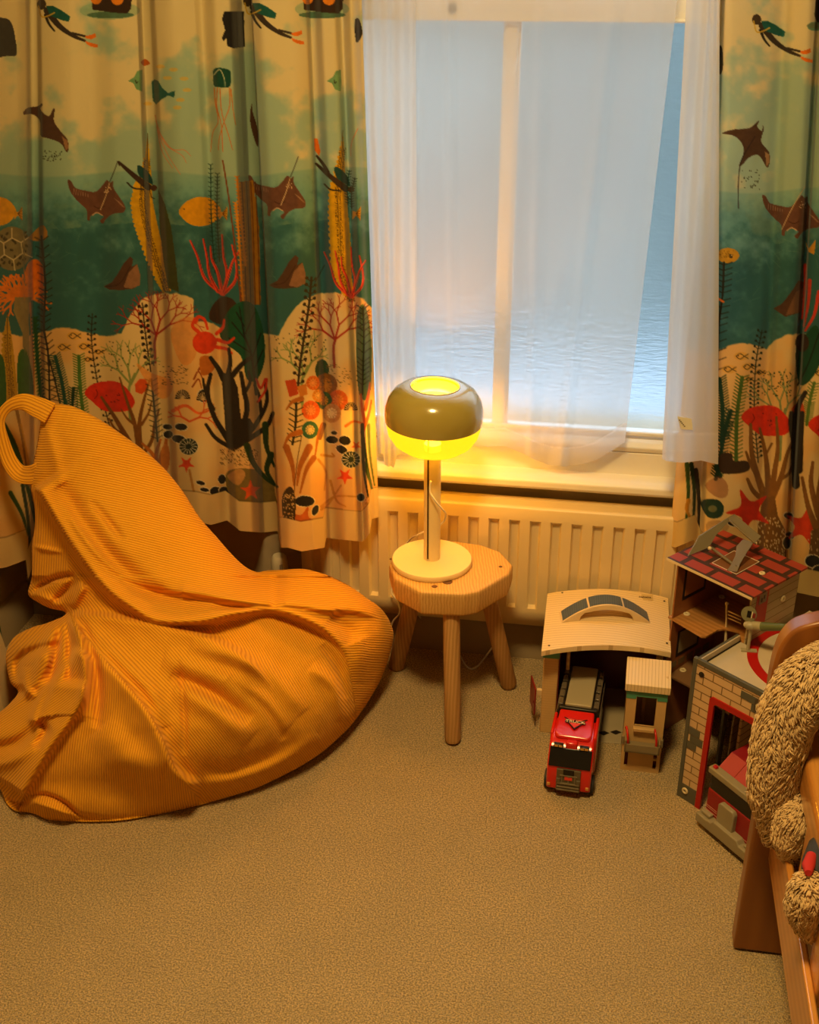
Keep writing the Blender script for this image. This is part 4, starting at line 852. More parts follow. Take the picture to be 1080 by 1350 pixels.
# ------------------------------------------------------------------ corduroy bean bag
def tps(ctrl, X, Y, lam=1e-4):
    c = np.array(ctrl, float); P = c[:, :2]/100; z = c[:, 2]; n = len(P)
    U = lambda r2: np.where(r2 > 0, r2*np.log(r2+1e-12), 0)
    K = U(((P[:, None]-P[None])**2).sum(-1))+lam*np.eye(n); Q = np.c_[np.ones(n), P]
    A = np.zeros((n+3, n+3)); A[:n, :n] = K; A[:n, n:] = Q; A[n:, :n] = Q.T
    w = np.linalg.solve(A, np.r_[z, np.zeros(3)]); out = w[n]+w[n+1]*X/100+w[n+2]*Y/100
    for i in range(n): out = out+w[i]*U((X/100-P[i, 0])**2+(Y/100-P[i, 1])**2)
    return out
def pldist(poly, X, Y, closed=False, signed=False):
    P = np.array(poly, float); P = np.r_[P, P[:1]] if closed else P
    best = np.full(X.shape, 1e9); cx = X*0; cy = Y*0; sg = X*0; par = X*0; nseg = len(P)-1
    for i in range(nseg):
        a, b = P[i], P[i+1]; d = b-a; L2 = d@d+1e-9; t = np.clip(((X-a[0])*d[0]+(Y-a[1])*d[1])/L2, 0, 1)
        qx, qy = a[0]+t*d[0], a[1]+t*d[1]; r = np.hypot(X-qx, Y-qy); m = r < best
        best = np.where(m, r, best); cx = np.where(m, qx, cx); cy = np.where(m, qy, cy); par = np.where(m, (i+t)/nseg, par)
        sg = np.where(m, np.sign(d[0]*(Y-a[1])-d[1]*(X-a[0])), sg)
    return best, cx, cy, sg, par
def inpoly(poly, X, Y):
    ins = np.zeros(X.shape, bool); n = len(poly)
    for i in range(n):
        ax, ay = poly[i]; bx, by = poly[(i+1) % n]
        if ay == by: continue
        ins ^= ((ay > Y) != (by > Y)) & (X < (bx-ax)*(Y-ay)/(by-ay)+ax)
    return ins
def sm2(pts, n=6): return [(float(p[0]), float(p[1])) for p in smooth_path([(a, b, 0) for a, b in pts], n)]
BAG = [(66, 531), (84, 533), (100, 537), (130, 552), (160, 572), (190, 594), (215, 616), (240, 646), (262, 680), (284, 706), (305, 730), (322, 746), (338, 754), (352, 752), (375, 751), (400, 750), (425, 756), (445, 764), (465, 775), (486, 790), (500, 800), (512, 815), (519, 835), (516, 855), (509, 878), (499, 902), (482, 930), (464, 955), (444, 975), (424, 992), (400, 1008), (370, 1024), (335, 1040), (300, 1051), (265, 1061), (235, 1068), (200, 1075), (165, 1081), (135, 1083), (100, 1083), (65, 1081), (48, 1074), (36, 1071), (20, 1069), (8, 1058), (0, 1040), (-16, 1024), (-42, 1004), (-46, 975), (-34, 957), (-12, 946), (2, 937), (14, 926), (24, 912), (14, 900), (9, 880), (8, 862), (14, 846), (24, 836), (45, 826), (60, 822), (84, 812), (84, 806), (66, 802), (50, 794), (37, 783), (42, 760), (42, 720), (46, 690), (45, 665), (40, 638), (44, 611), (50, 580), (54, 554), (58, 535)]
fz = lambda x, y, z: (x, y, float(onz(x, y, z)[1]))
CTRL = [fz(140, 1083, .008), fz(165, 1081, .008), fz(200, 1075, .010), fz(10, 1060, .008), fz(-60, 1000, .02), fz(60, 1081, .008), fz(100, 1083, .008), fz(270, 1058, .014), fz(330, 1040, .025), fz(380, 1018, .035), (440, 978, 1.80), (480, 932, 1.90), (505, 885, 1.97), (518, 838, 2.01), (508, 808, 2.03), (460, 770, 2.045), (400, 752, 2.05), (345, 757, 2.04),
        (140, 1020, 1.565), (250, 1010, 1.60), (350, 970, 1.67), (430, 920, 1.79), (480, 870, 1.91), (20, 1000, 1.60), (-60, 970, 1.65), (140, 930, 1.61), (250, 920, 1.635), (350, 890, 1.73), (430, 850, 1.85), (480, 820, 1.96), (30, 930, 1.68), (150, 860, 1.69), (250, 850, 1.71), (350, 830, 1.80), (420, 800, 1.93), (380, 770, 1.99), (50, 860, 1.75), (90, 805, 1.82), (10, 880, 1.80),
        (150, 800, 1.78), (250, 790, 1.80), (330, 790, 1.86), (120, 720, 1.84), (200, 700, 1.87), (270, 720, 1.90), (320, 750, 1.96), (60, 700, 1.90), (60, 770, 1.88), (90, 620, 1.91), (150, 620, 1.93), (215, 640, 1.96), (60, 540, 1.97), (110, 560, 1.95)]
def bag_folds(X, Y):
    D = np.zeros_like(X)
    def ridge(pts, w, a, taper=True):
        d, _, _, _, t = pldist(sm2(pts), X, Y); k = np.sin(np.clip(t, 0, 1)*PI)**.5 if taper else 1
        return a*k*np.exp(-(d/w)**2)
    def step(pts, w, a, side, soft=1.6, fadein=.12, fadeout=.12):
        d, _, _, s, t = pldist(sm2(pts), X, Y); sd = d*s*side
        k = np.clip(t/max(fadein, 1e-3), 0, 1)*np.clip((1-t)/max(fadeout, 1e-3), 0, 1); k = k*k*(3-2*k)
        up = 1/(1+np.exp(-np.clip(sd/soft, -30, 30)))
        return a*k*up*np.exp(-np.maximum(sd, 0)/w)
    # upper sheet: long lower edge, overlapping the body (the sheet lies on the upper right side)
    D += step([(44, 640), (60, 665), (78, 695), (104, 735), (136, 775), (168, 800), (205, 820), (262, 822), (310, 812), (356, 806), (400, 818), (434, 838), (455, 866), (464, 905)], 26, .034, -1, 2.0, .03, .25)
    D += ridge([(78, 640), (110, 690), (150, 740), (196, 776), (240, 784)], 13, -.016)
    D += step([(70, 640), (95, 690), (130, 735), (170, 765), (215, 778), (280, 787), (330, 794), (366, 795)], 26, .016, -1, 2.5, .2, .05)
    D += ridge([(215, 778), (260, 782), (300, 790), (340, 797), (372, 794)], 5, .008); D += ridge([(280, 800), (330, 800), (366, 800)], 5, -.008)
    # right lobe: dark valley running to the right from the pucker, and its lower ridge
    D += step([(360, 796), (395, 800), (430, 806), (460, 806), (486, 812), (505, 818)], 24, .022, -1, 2.2, .1, .3)
    D += ridge([(436, 812), (462, 830), (470, 846)], 13, -.016); D += ridge([(400, 800), (450, 812), (474, 850), (472, 900)], 10, .006)
    # panel below: edges sweeping right from the knot
    D += step([(95, 806), (150, 812), (214, 824), (272, 838), (318, 860), (348, 890), (372, 925)], 30, .020, 1, 2.0, .05, .3)
    D += step([(92, 806), (108, 832), (132, 862), (164, 898), (192, 932), (214, 972), (230, 1010), (250, 1028), (268, 1032)], 26, .024, 1, 2.6, .04, .12)
    D += ridge([(100, 812), (130, 845), (165, 878), (200, 915), (215, 960)], 12, .010)
    D += ridge([(268, 1032), (310, 1026), (370, 1005), (420, 970)], 9, .007); D += ridge([(262, 1020), (320, 1012), (390, 975)], 12, -.006)
    for P, w, a in (([(235, 870), (240, 905), (243, 950), (243, 995)], 4, -.004), ([(215, 868), (270, 885), (330, 915), (380, 960)], 14, .010), ([(250, 850), (310, 868), (356, 888), (400, 940)], 12, .009), ([(230, 905), (280, 935), (330, 975)], 14, .009), ([(225, 890), (275, 912), (330, 950)], 8, -.007), ([(300, 895), (350, 935), (375, 975)], 7, -.006), ([(410, 880), (440, 905), (452, 950)], 8, .008), ([(425, 850), (446, 880), (456, 920)], 6, -.006), ([(130, 960), (170, 1000), (215, 1020)], 22, .010), ([(60, 1030), (120, 1040), (190, 1050)], 20, -.005)):
        D += ridge(P, w, a)
    # pleats hanging from the knot
    for P, w, a in (([(95, 810), (108, 860), (112, 905), (106, 950)], 6, .014), ([(88, 812), (92, 860), (90, 900)], 5, -.014), ([(104, 815), (122, 860), (130, 905), (128, 960)], 6, -.010), ([(84, 808), (62, 850), (40, 905)], 8, .010), ([(80, 816), (76, 850), (66, 900), (46, 950)], 6, -.012), ([(96, 800), (106, 780), (112, 770)], 6, .014), ([(80, 800), (60, 790), (42, 784)], 6, .010), ([(64, 800), (90, 776), (100, 760)], 5, -.012), ([(40, 782), (70, 764), (100, 758)], 4, -.014)): D += ridge(P, w, a)
    D += step([(112, 895), (108, 925), (92, 955), (66, 990), (44, 1028), (30, 1050)], 34, .026, 1, 2.0, .1, .05)
    D += step([(104, 850), (86, 878), (60, 908), (42, 945), (50, 960)], 22, .020, -1, 2.0, .1, .2)
    D += step([(-20, 948), (12, 935), (40, 912), (62, 880), (72, 850)], 14, .014, -1, 2.4, .2, .2)
    D += ridge([(20, 900), (26, 870), (50, 856), (80, 850)], 6, -.016); D += ridge([(34, 880), (34, 905), (46, 920)], 6, .012); D += ridge([(-30, 990), (20, 980), (50, 955)], 8, -.012); D += ridge([(-30, 1010), (10, 1005), (45, 985)], 8, .008)
    D += ridge([(52, 950), (60, 965), (46, 985)], 6, -.014)
    D += ridge([(30, 1050), (60, 1048), (84, 1058), (104, 1074), (132, 1079)], 3, -.006); D += ridge([(40, 1056), (70, 1066), (100, 1078)], 5, .006); D += ridge([(8, 1052), (24, 1062), (40, 1052)], 4, -.012)
    D += ridge([(120, 660), (145, 690), (162, 712)], 5, -.005); D += ridge([(60, 560), (72, 600), (80, 640)], 8, .004)
    D += ridge([(42, 720), (60, 724), (84, 728)], 3, .005)
    D += .0016*(vnoise(X.shape[0], X.shape[1], 20, 9, 2)-.5)*2 + .008*(vnoise(X.shape[0], X.shape[1], 55, 19, 1)-.5)
    return D
def beanbag():
    st = 1.6; out = sm2(BAG+[BAG[0]], 5)[:-1]
    xs = np.arange(-76, 526, st); ys = np.arange(524, 1090, st); X, Y = np.meshgrid(xs, ys)
    ins = inpoly(out, X, Y); d, cx, cy, _, _ = pldist(out, X, Y, closed=True)
    use = ins | (d < st*1.05); snap = use & (~ins | (d < st*.45))
    d = np.where(ins & ~snap, d, 0)
    PX = np.where(snap, cx, X); PY = np.where(snap, cy, Y)
    Yf = tps(CTRL, PX, PY); D = 2.0*bag_folds(X, Y)*np.clip(d/10, 0, 1)
    W = np.where(PY < 760, 16.0, 44.0); q = 1-np.minimum(d/W, 1); rnd = np.where(PY < 760, .02, .055*(1-.8*np.clip((PY-960)/70, 0, 1)))
    Yfr = Yf-D+rnd*(1-np.sqrt(np.maximum(0, 1-q*q)))-.15*rnd
    # back surface: as thick as the bag is filled, never past the curtain or through the floor
    fill = np.clip((PY-700)/200, 0, 1)*np.clip((PX+60)/150, .15, 1); W2 = 30+60*fill; q2 = 1-np.minimum(d/W2, 1); Yb = Yfr+(.035+.42*fill)*np.sqrt(np.maximum(0, 1-q2*q2))
    Yb = np.maximum(np.minimum(Yb, 2.085), Yfr+.0005*(d > 0))
    def pos(Yv, zf=.007):
        dd = FW+RT*((PX-540)/FPX)[..., None]-UU*((PY-675)/FPX)[..., None]
        k = (Yv-CAM[1])/dd[..., 1]; kf = (zf-CAM[2])/np.minimum(dd[..., 2], -1e-3); k = np.where(CAM[2]+dd[..., 2]*k < zf, kf, k)
        return CAM+dd*k[..., None]
    F = pos(Yfr); B = pos(np.where(snap, Yfr, Yb), .001); H, Wd = X.shape
    iF = -np.ones(X.shape, int); iB = iF.copy(); n = use.sum(); iF[use] = np.arange(n)
    inner = use & ~snap; iB[use] = iF[use]; iB[inner] = n+np.arange(inner.sum())
    V = np.concatenate([F[use], B[inner]], 0)
    ok = use[:-1, :-1] & use[1:, :-1] & use[1:, 1:] & use[:-1, 1:]
    # drop cells whose corners are all on the border and outside
    allsn = snap[:-1, :-1] & snap[1:, :-1] & snap[1:, 1:] & snap[:-1, 1:]; ok &= ~allsn
    f1 = np.stack([iF[:-1, :-1][ok], iF[1:, :-1][ok], iF[1:, 1:][ok], iF[:-1, 1:][ok]], -1)
    f2 = np.stack([iB[:-1, :-1][ok], iB[:-1, 1:][ok], iB[1:, 1:][ok], iB[1:, :-1][ok]], -1)
    # ribs of the corduroy: one running direction per sewn panel
    e1 = sm2([(44, 640), (60, 665), (78, 695), (104, 735), (136, 775), (168, 800), (205, 820), (262, 822), (310, 812), (356, 806), (400, 818), (434, 838), (455, 866), (464, 905), (470, 960), (470, 1100)])
    kn = sm2([(92, 806), (108, 832), (132, 862), (164, 898), (192, 932), (214, 972), (230, 1010), (250, 1040), (300, 1100)])
    tl_ = sm2([(92, 806), (108, 860), (112, 905), (92, 955), (66, 990), (44, 1028), (10, 1090)])
    A = inpoly(e1+[(600, 1100), (600, 400), (40, 400)], X, Y); Bm = inpoly(kn+[(-100, 1100), (-100, 806)], X, Y); Cm = inpoly(tl_+[(-100, 1090), (-100, 806)], X, Y)
    Up = X+Y*0 < 90; Up = Up & (Y < 770) & ~A
    ph = np.where(A, Y-.13*X+8*np.sin(X/70), np.where(Cm, .62*X+.78*Y+6*np.sin(Y/30), np.where(Bm, X+.06*Y+5*np.sin(Y/50), .80*X-.60*Y+10*np.sin(X/60))))
    ph = np.where(Up, X+.05*Y, ph); ph = ph+D*160
    me = bpy.data.meshes.new('bag_body'); f = np.concatenate([f1, f2]); base = np.array([-.80, 1.85, 0.0]); V = V-base
    me.vertices.add(len(V)); me.vertices.foreach_set('co', V.reshape(-1)); me.loops.add(f.size); me.loops.foreach_set('vertex_index', f.reshape(-1)); me.polygons.add(len(f)); me.polygons.foreach_set('loop_start', np.arange(0, f.size, 4)); me.update(calc_edges=True)
    a = me.attributes.new('rib', 'FLOAT', 'POINT'); a.data.foreach_set('value', np.concatenate([ph[use], ph[inner]]).astype(float))
    me.polygons.foreach_set('use_smooth', np.ones(len(f), bool)); me.materials.append(m_cord_fab); me.validate()
    t = thing('bean_bag', 'large orange corduroy bean bag with a loop handle, slumped in the left corner', 'bean bag', base)
    o = bpy.data.objects.new('bag_body', me); COL.objects.link(o); o.parent = t
    return t, base
m_cord_fab = bpy.data.materials.new('orange_corduroy'); m_cord_fab.use_nodes = True; nt = m_cord_fab.node_tree; L = nt.links.new
b_ = nt.nodes['Principled BSDF']; b_.inputs['Roughness'].default_value = .9; b_.inputs['Specular IOR Level'].default_value = .2; b_.inputs['Sheen Weight'].default_value = .35; b_.inputs['Sheen Tint'].default_value = (1, .6, .2, 1)
at = _n(nt, 'ShaderNodeAttribute'); at.attribute_name = 'rib'
mu_ = _n(nt, 'ShaderNodeMath', operation='MULTIPLY'); mu_.inputs[1].default_value = 2*PI/3.2; L(at.outputs['Fac'], mu_.inputs[0])
si_ = _n(nt, 'ShaderNodeMath', operation='SINE'); L(mu_.outputs[0], si_.inputs[0])
mr_ = _n(nt, 'ShaderNodeMapRange'); mr_.inputs[1].default_value = -1; mr_.inputs[2].default_value = .4; L(si_.outputs[0], mr_.inputs[0])
mx_ = _n(nt, 'ShaderNodeMix', data_type='RGBA'); mx_.inputs[6].default_value = (.64, .265, .016, 1); mx_.inputs[7].default_value = (.90, .42, .024, 1); L(mr_.outputs[0], mx_.inputs[0]); L(mx_.outputs[2], b_.inputs['Base Color'])
bp_ = _n(nt, 'ShaderNodeBump'); bp_.inputs['Strength'].default_value = .55; bp_.inputs['Distance'].default_value = .0016; L(mr_.outputs[0], bp_.inputs['Height']); L(bp_.outputs[0], b_.inputs['Normal'])
bag, bagbase = beanbag()
def ribbon(pts, widths, th, name, m, parent, off, phase=4.3, tw=None):
    P = smooth_path(pts, 8); n = len(P); vs = []; rib = []; ws = np.interp(np.linspace(0, 1, n), np.linspace(0, 1, len(widths)), widths)
    tws = np.interp(np.linspace(0, 1, n), np.linspace(0, 1, len(tw)), tw) if tw else np.zeros(n); K = 10
    for i in range(n):
        t = P[min(i+1, n-1)]-P[max(i-1, 0)]; t /= np.linalg.norm(t); v = P[i]-CAM; v /= np.linalg.norm(v); wv = np.cross(t, v); wv /= np.linalg.norm(wv); nv = np.cross(wv, t)
        c_, s_ = math.cos(tws[i]), math.sin(tws[i]); wv, nv = wv*c_+nv*s_, nv*c_-wv*s_
        for k in range(K*2):
            a = 2*PI*k/(K*2); vs.append(P[i]+wv*ws[i]/2*math.copysign(abs(math.cos(a))**.8, math.cos(a))+nv*th*math.sin(a)-np.array(off)); rib.append(math.cos(a)*ws[i]/2*620)
    seg = K*2; fs = [(i*seg+k, i*seg+(k+1) % seg, (i+1)*seg+(k+1) % seg, (i+1)*seg+k) for i in range(n-1) for k in range(seg)]+[tuple(range(seg-1, -1, -1)), tuple((n-1)*seg+k for k in range(seg))]
    me = bpy.data.meshes.new(name); me.from_pydata([tuple(v) for v in vs], [], fs); me.materials.append(m); a = me.attributes.new('rib', 'FLOAT', 'POINT'); a.data.foreach_set('value', rib)
    me.polygons.foreach_set('use_smooth', [True]*len(fs)); o = bpy.data.objects.new(name, me); COL.objects.link(o); o.parent = parent; return o
hp = [(66, 545, 1.955), (50, 537, 1.96), (30, 530, 1.965), (10, 537, 1.965), (0, 555, 1.96), (4, 582, 1.955), (13, 608, 1.95), (26, 624, 1.945), (42, 626, 1.935), (56, 620, 1.93)]
ribbon([ony(x, y, Y) for x, y, Y in hp], [.044, .040, .032, .020, .018, .024, .030, .034, .038, .036], .0035, 'handle', m_cord_fab, bag, bagbase)
# ------------------------------------------------------------------ toys
def at(x, y, ref):
    ref = np.array([float(ref[0]), float(ref[1]), 0.0]); d = ray(x, y); h = ((ref-CAM)[:2]@d[:2])/(d[:2]@d[:2]); return CAM+h*d
def plastic(n, c, r=.35, **k): return mat(n, c, r, nscale=30, namt=.06, **k)
def frame3(o, yaw):
    c, s = math.cos(yaw), math.sin(yaw); o = np.array(o, float)
    return lambda u, v, w: tuple(o+np.array([u*c-v*s, u*s+v*c, w]))
def T(mb, fr): mb.v = [fr(*p) for p in mb.v]; return mb
# ---- toy garage with curved roof
m_beige = plastic('beige_plastic', (.74, .56, .33)); m_tan = plastic('tan_plastic', (.62, .40, .17)); m_green = plastic('green_trim', (.07, .30, .18)); m_dkred = plastic('maroon_plastic', (.16, .012, .012))
m_dark = plastic('dark_plastic', (.02, .015, .012), .4); m_post = woodmat('toy_wood', (.55, .36, .16), (.42, .25, .1), 20, 'Z', .5, 2)
def siding(name, c, c2, axis, period, duty=.12, rough=.5):
    m = bpy.data.materials.new(name); m.use_nodes = True; nt = m.node_tree; L = nt.links.new; b = nt.nodes['Principled BSDF']; b.inputs['Roughness'].default_value = rough
    tc = _n(nt, 'ShaderNodeTexCoord'); sp = _n(nt, 'ShaderNodeSeparateXYZ'); L(tc.outputs['Object'], sp.inputs[0])
    a = _n(nt, 'ShaderNodeMath', operation='DIVIDE'); a.inputs[1].default_value = period; L(sp.outputs[axis], a.inputs[0])
    f = _n(nt, 'ShaderNodeMath', operation='FRACT'); L(a.outputs[0], f.inputs[0])
    no = _n(nt, 'ShaderNodeTexNoise'); no.inputs['Scale'].default_value = 160; L(tc.outputs['Object'], no.inputs['Vector'])
    g = _n(nt, 'ShaderNodeMath', operation='LESS_THAN'); g.inputs[1].default_value = duty; L(f.outputs[0], g.inputs[0])
    mx = _n(nt, 'ShaderNodeMix', data_type='RGBA'); mx.inputs[6].default_value = (*c, 1); mx.inputs[7].default_value = (*c2, 1)
    mu = _n(nt, 'ShaderNodeMath', operation='MULTIPLY'); L(g.outputs[0], mu.inputs[0]); mu.inputs[1].default_value = .8; L(mu.outputs[0], mx.inputs[0]); L(mx.outputs[2], b.inputs['Base Color'])
    bp = _n(nt, 'ShaderNodeBump'); bp.inputs['Strength'].default_value = .5; bp.inputs['Distance'].default_value = .001; bp.invert = True; L(g.outputs[0], bp.inputs['Height']); L(bp.outputs[0], b.inputs['Normal'])
    return m
m_roof = siding('shingle_roof_beige', (.80, .62, .36), (.52, .36, .18), 1, .0085, .14)
GB = np.array([.05, 2.06, 0.0]); gar = thing('toy_garage', 'beige toy garage with an arched roof and carry handle, behind the red truck', 'toy garage', GB, 0)
ZR = .222; RFL, RFR, RBR, RBL = onz(713.9, 858.9, ZR), onz(885, 860.7, ZR), onz(880.6, 782.6, ZR), onz(722, 782.6, ZR)
RBL[1] = min(RBL[1], 2.165); RBR[1] = min(RBR[1], 2.172)
def roofp(u, v, w):  # u along front, v to back, w down
    p = (RFL*(1-u)+RFR*u)*(1-v)+(RBL*(1-u)+RBR*u)*v; return np.array([p[0], p[1], ZR+.016*(1-(2*u-1)**2)-w])-GB
mb = MB(); N = 24; vs = []; fs = []
for w in (0, .011):
    for j in (0, 1):
        for i in range(N+1): vs.append(roofp(i/N, j, w))
A0, A1, B0, B1 = 0, N+1, 2*(N+1), 3*(N+1)
for i in range(N): fs += [(A0+i, A0+i+1, A1+i+1, A1+i), (B0+i, B1+i, B1+i+1, B0+i+1), (A0+i, B0+i, B0+i+1, A0+i+1), (A1+i, A1+i+1, B1+i+1, B1+i)]
fs += [(A0, A1, B1, B0), (A0+N, B0+N, B1+N, A1+N)]
mb.add(vs, fs); groof = mb.build('roof', m_roof, gar, smooth='auto')
for sx, sy in ((724, 851.5), (741.5, 783.6), (876, 792.5), (879.5, 848)):
    k = onz(sx, sy, ZR+.003)-GB; k[2] = 0
    u_ = .06 if sx < 745 else .95; zz = ZR+.016*(1-(2*u_-1)**2)
    if sx == 741.5: zz = ZR+.016*(1-(2*.12-1)**2)
    MB().lathe([(0, 0), (.0022, 0), (.0022, .0006), (0, .0007)], 12, (k[0], k[1], zz)).build('screw', m_dark, groof)
lp_ = [onz(842, 784, ZR+.010), onz(861, 784.5, ZR+.008), onz(861, 792, ZR+.008), onz(838, 791, ZR+.010)]
mb = MB(); mb.add([tuple(p-GB+np.array([0, 0, .0015])) for p in lp_]+[tuple(p-GB-np.array([0, 0, .004])) for p in lp_], [(0, 1, 2, 3), (7, 6, 5, 4), (0, 4, 5, 1), (1, 5, 6, 2), (2, 6, 7, 3), (3, 7, 4, 0)])
lb_ = mb.build('maker_plate', mat('gold_label', (.60, .44, .2), .5), groof)
mb = MB()
for k in range(9):
    a = onz(843.2+k*1.75, 787.6+.05*k, ZR+.0102)-GB; mb.box((a[0]-.0008, a[1]-.0032+.001*(k % 2), a[2]+.0012), (a[0]+.0006+.0004*(k % 3), a[1]+.0028-.001*(k % 3), a[2]+.0018))
mb.build('plate_print', mat('label_ink', (.10, .05, .02), .6), lb_)
# carry handle: arched bridge with three dark panels on top
hL, hR = onz(738, 821, ZR+.008)-GB, onz(861, 822, ZR+.008)-GB; hd = (hR-hL); hl = np.linalg.norm(hd[:2]); hdir = hd/np.linalg.norm(hd); hn = np.array([-hdir[1], hdir[0], 0])
def hp_(s, v, z): return hL+hdir*s+hn*v+np.array([0, 0, z])
mb = MB(); N = 28; out = []; inn = []
for i in range(N+1):
    t = i/N; out.append((t*hl, -.004+.046*math.sin(PI*t)**.9))
    ti = .20+.60*t; 
inn = [(.80*hl, -.006), (.775*hl, .014), (.74*hl, .022)]+[(hl*(.74-.48*k/10), .022+.008*math.sin(PI*k/10)) for k in range(1, 10)]+[(.26*hl, .022), (.225*hl, .014), (.20*hl, -.006)]
poly = out+inn
n = len(poly); vs = [hp_(s, 0, z) for s, z in poly]+[hp_(s, .042, z) for s, z in poly]
# triangulate the arch side as quads between outer and inner outline
fs = [(i, (i+1) % n, n+(i+1) % n, n+i) for i in range(n)]+[tuple(range(n)), tuple(range(2*n-1, n-1, -1))]
mb.add(vs, fs); hnd = mb.build('carry_handle', m_beige, gar, bevel=.0012)
m_solar = siding('solar_strip', (.05, .085, .14), (.16, .19, .24), 0, .0035, .22, .3)
for a, b in ((.035, .295), (.315, .665), (.685, .965)):
    mb = MB(); vs = []; K = 10
    for v in (.004, .038):
        for k in range(K+1):
            t = a+(b-a)*k/K; vs.append(hp_(t*hl, v, -.004+.046*math.sin(PI*t)**.9+.0012))
    for v in (.004, .038):
        for k in range(K+1):
            t = a+(b-a)*k/K; vs.append(hp_(t*hl, v, -.004+.046*math.sin(PI*t)**.9-.002))
    q = K+1; fs = [(k, k+1, q+k+1, q+k) for k in range(K)]+[(2*q+k, 3*q+k, 3*q+k+1, 2*q+k+1) for k in range(K)]+[(k, 2*q+k, 2*q+k+1, k+1) for k in range(K)]+[(q+k, q+k+1, 3*q+k+1, 3*q+k) for k in range(K)]+[(0, q, 3*q, 2*q), (K, 2*q+K, 3*q+K, q+K)]
    mb.add(vs, fs).build('solar_panel', m_solar, hnd, smooth='auto')
gx0, gx1, gy0, gy1 = -.067-GB[0], .168-GB[0], 1.972-GB[1], 2.15-GB[1]
m_tanlap = siding('tan_lapboard', (.66, .42, .18), (.50, .30, .12), 2, .006, .10)
MB().box((gx0, gy0, 0), (gx0+.030, gy1, .192)).build('side_wall', m_tanlap, gar, bevel=.002)
MB().box((gx0-.0015, gy0-.0015, .182), (gx0+.0315, gy1+.001, .206)).build('green_band', m_green, gar)
MB().box((gx1-.006, gy0+.05, 0), (gx1, gy1, .206)).build('side_wall', m_dkred, gar)
MB().box((gx0+.030, gy0+.004, 0), (gx0+.032, gy1, .206)).build('inner_lining', m_dkred, gar)
MB().box((gx0, gy1-.004, 0), (gx1, gy1, .21)).build('back_wall', m_dkred, gar)
MB().box((gx0+.034, gy0-.014, 0), (gx1-.03, gy1, .002)).build('floor_plate', plastic('garage_floor', (.40, .33, .22)), gar, bevel=.001)
MB().tube([(gx1-.012, gy0+.012, .0), (gx1-.012, gy0+.012, .215)], .0065, 14).build('post', m_post, gar, smooth='auto')
MB().tube([(gx0+.048, gy0+.014, .150), (gx0+.048, gy0+.014, .212)], .0035, 12).build('post', m_post, gar, smooth='auto')
mb = MB()
for px_, py_ in ((796, 966.5), (812, 965.5)):
    k = onz(px_, py_, .0025)-GB; d_ = .0085; mb.add([(k[0]-d_*1.4, k[1], .0024), (k[0], k[1]-d_*.9, .0024), (k[0]+d_*1.4, k[1]+.002, .0024), (k[0]+.001, k[1]+d_, .0024)], [(0, 1, 2, 3)])
mb.build('floor_check', m_dark, gar)
dd = MB().box((0, 0, .045), (.003, .050, .108)); dR = rotz(.25); dd.v = [tuple(dR @ Vector(p)) for p in dd.v]
gd = T(dd, lambda x, y, z: (x+gx0-.013, y+gy0-.006, z)).build('door', plastic('red_door', (.25, .01, .012)), gar, bevel=.001)
MB().box((gx0-.010, gy0+.004, .085), (gx0+.001, gy0+.012, .100)).build('hinge', m_beige, gd, bevel=.001)
MB().box((gx0-.017, gy0+.002, .068), (gx0-.012, gy0+.006, .073)).build('handle', m_dkred, gd)
# ---- toy kiosk tower with grey basket
KB = np.array([.133, 1.915, 0.0]); kio = thing('toy_kiosk', 'narrow tan toy tower with shingled roof and grey basket, right of the red truck', 'toy tower', KB, math.radians(-1.5))
kx0, kx1, ky0, ky1 = -.0365, .0375, -.036, .038
def kb(name, m, boxes, bev=.001, par=None):
    mb = MB()
    for a, b in boxes: mb.box(a, b)
    return mb.build(name, m, par or kio, bevel=bev)
MB().prism([(kx0, 0), (kx1, 0), (kx1, .176), (kx0, .176)], (0, .006), lambda u, v, w: (u, ky1-w, v)).build('back_wall', m_tan, kio)
# front wall with the window opening and two slots: one ring of strips welded at the seams
fw_ = MB(); wx0, wx1 = kx0+.0185, kx1-.0185
for a, b in (((kx0, 0), (kx0+.0065, .176)), ((kx1-.0065, 0), (kx1, .176)), ((kx0+.0065, 0), (kx1-.0065, .010)), ((kx0+.013, .010), (kx1-.013, .108)), ((kx0+.0065, .066), (kx0+.013, .176)), ((kx1-.013, .066), (kx1-.0065, .176)), ((kx0+.013, .108), (wx0, .176)), ((wx1, .108), (kx1-.013, .176)), ((kx1-.013, .030), (kx1-.0065, .034))):
    fw_.box((a[0], ky0, a[1]), (b[0], ky0+.005, b[1]))
fw_.build('front_wall', m_tan, kio)
kb('side_wall', m_tan, [((kx0, ky0+.005, 0), (kx0+.004, ky1-.006, .176))]); kb('side_wall', m_tan, [((kx1-.004, ky0+.005, 0), (kx1, ky1-.006, .176))])
kb('inner_core', m_dkred, [((kx0+.004, ky0+.012, 0), (kx1-.004, ky0+.014, .075))]); kb('inner_post', m_tan, [((-.006, .02, .07), (.002, .028, .175))])
kb('green_band', m_green, [((kx0-.001, ky0-.0012, .176), (kx1+.001, ky0+.004, .193)), ((kx0-.001, ky0+.004, .176), (kx0+.003, ky1, .193)), ((kx1-.003, ky0+.004, .176), (kx1+.001, ky1, .193)), ((kx0-.001, ky0-.0012, .170), (wx0-.001, ky0+.002, .176)), ((wx1+.001, ky0-.0012, .170), (kx1+.001, ky0+.002, .176))], 0)
m_roof2 = siding('shingle_roof_tower', (.80, .62, .36), (.40, .26, .12), 0, .0062, .12)
kr_ = MB().prism([(-.043, .190), (.036, .200), (.036, .215), (-.043, .206)], (-.041, .042), lambda u, v, w: (w, u, v)).build('roof', m_roof2, kio, bevel=.001)
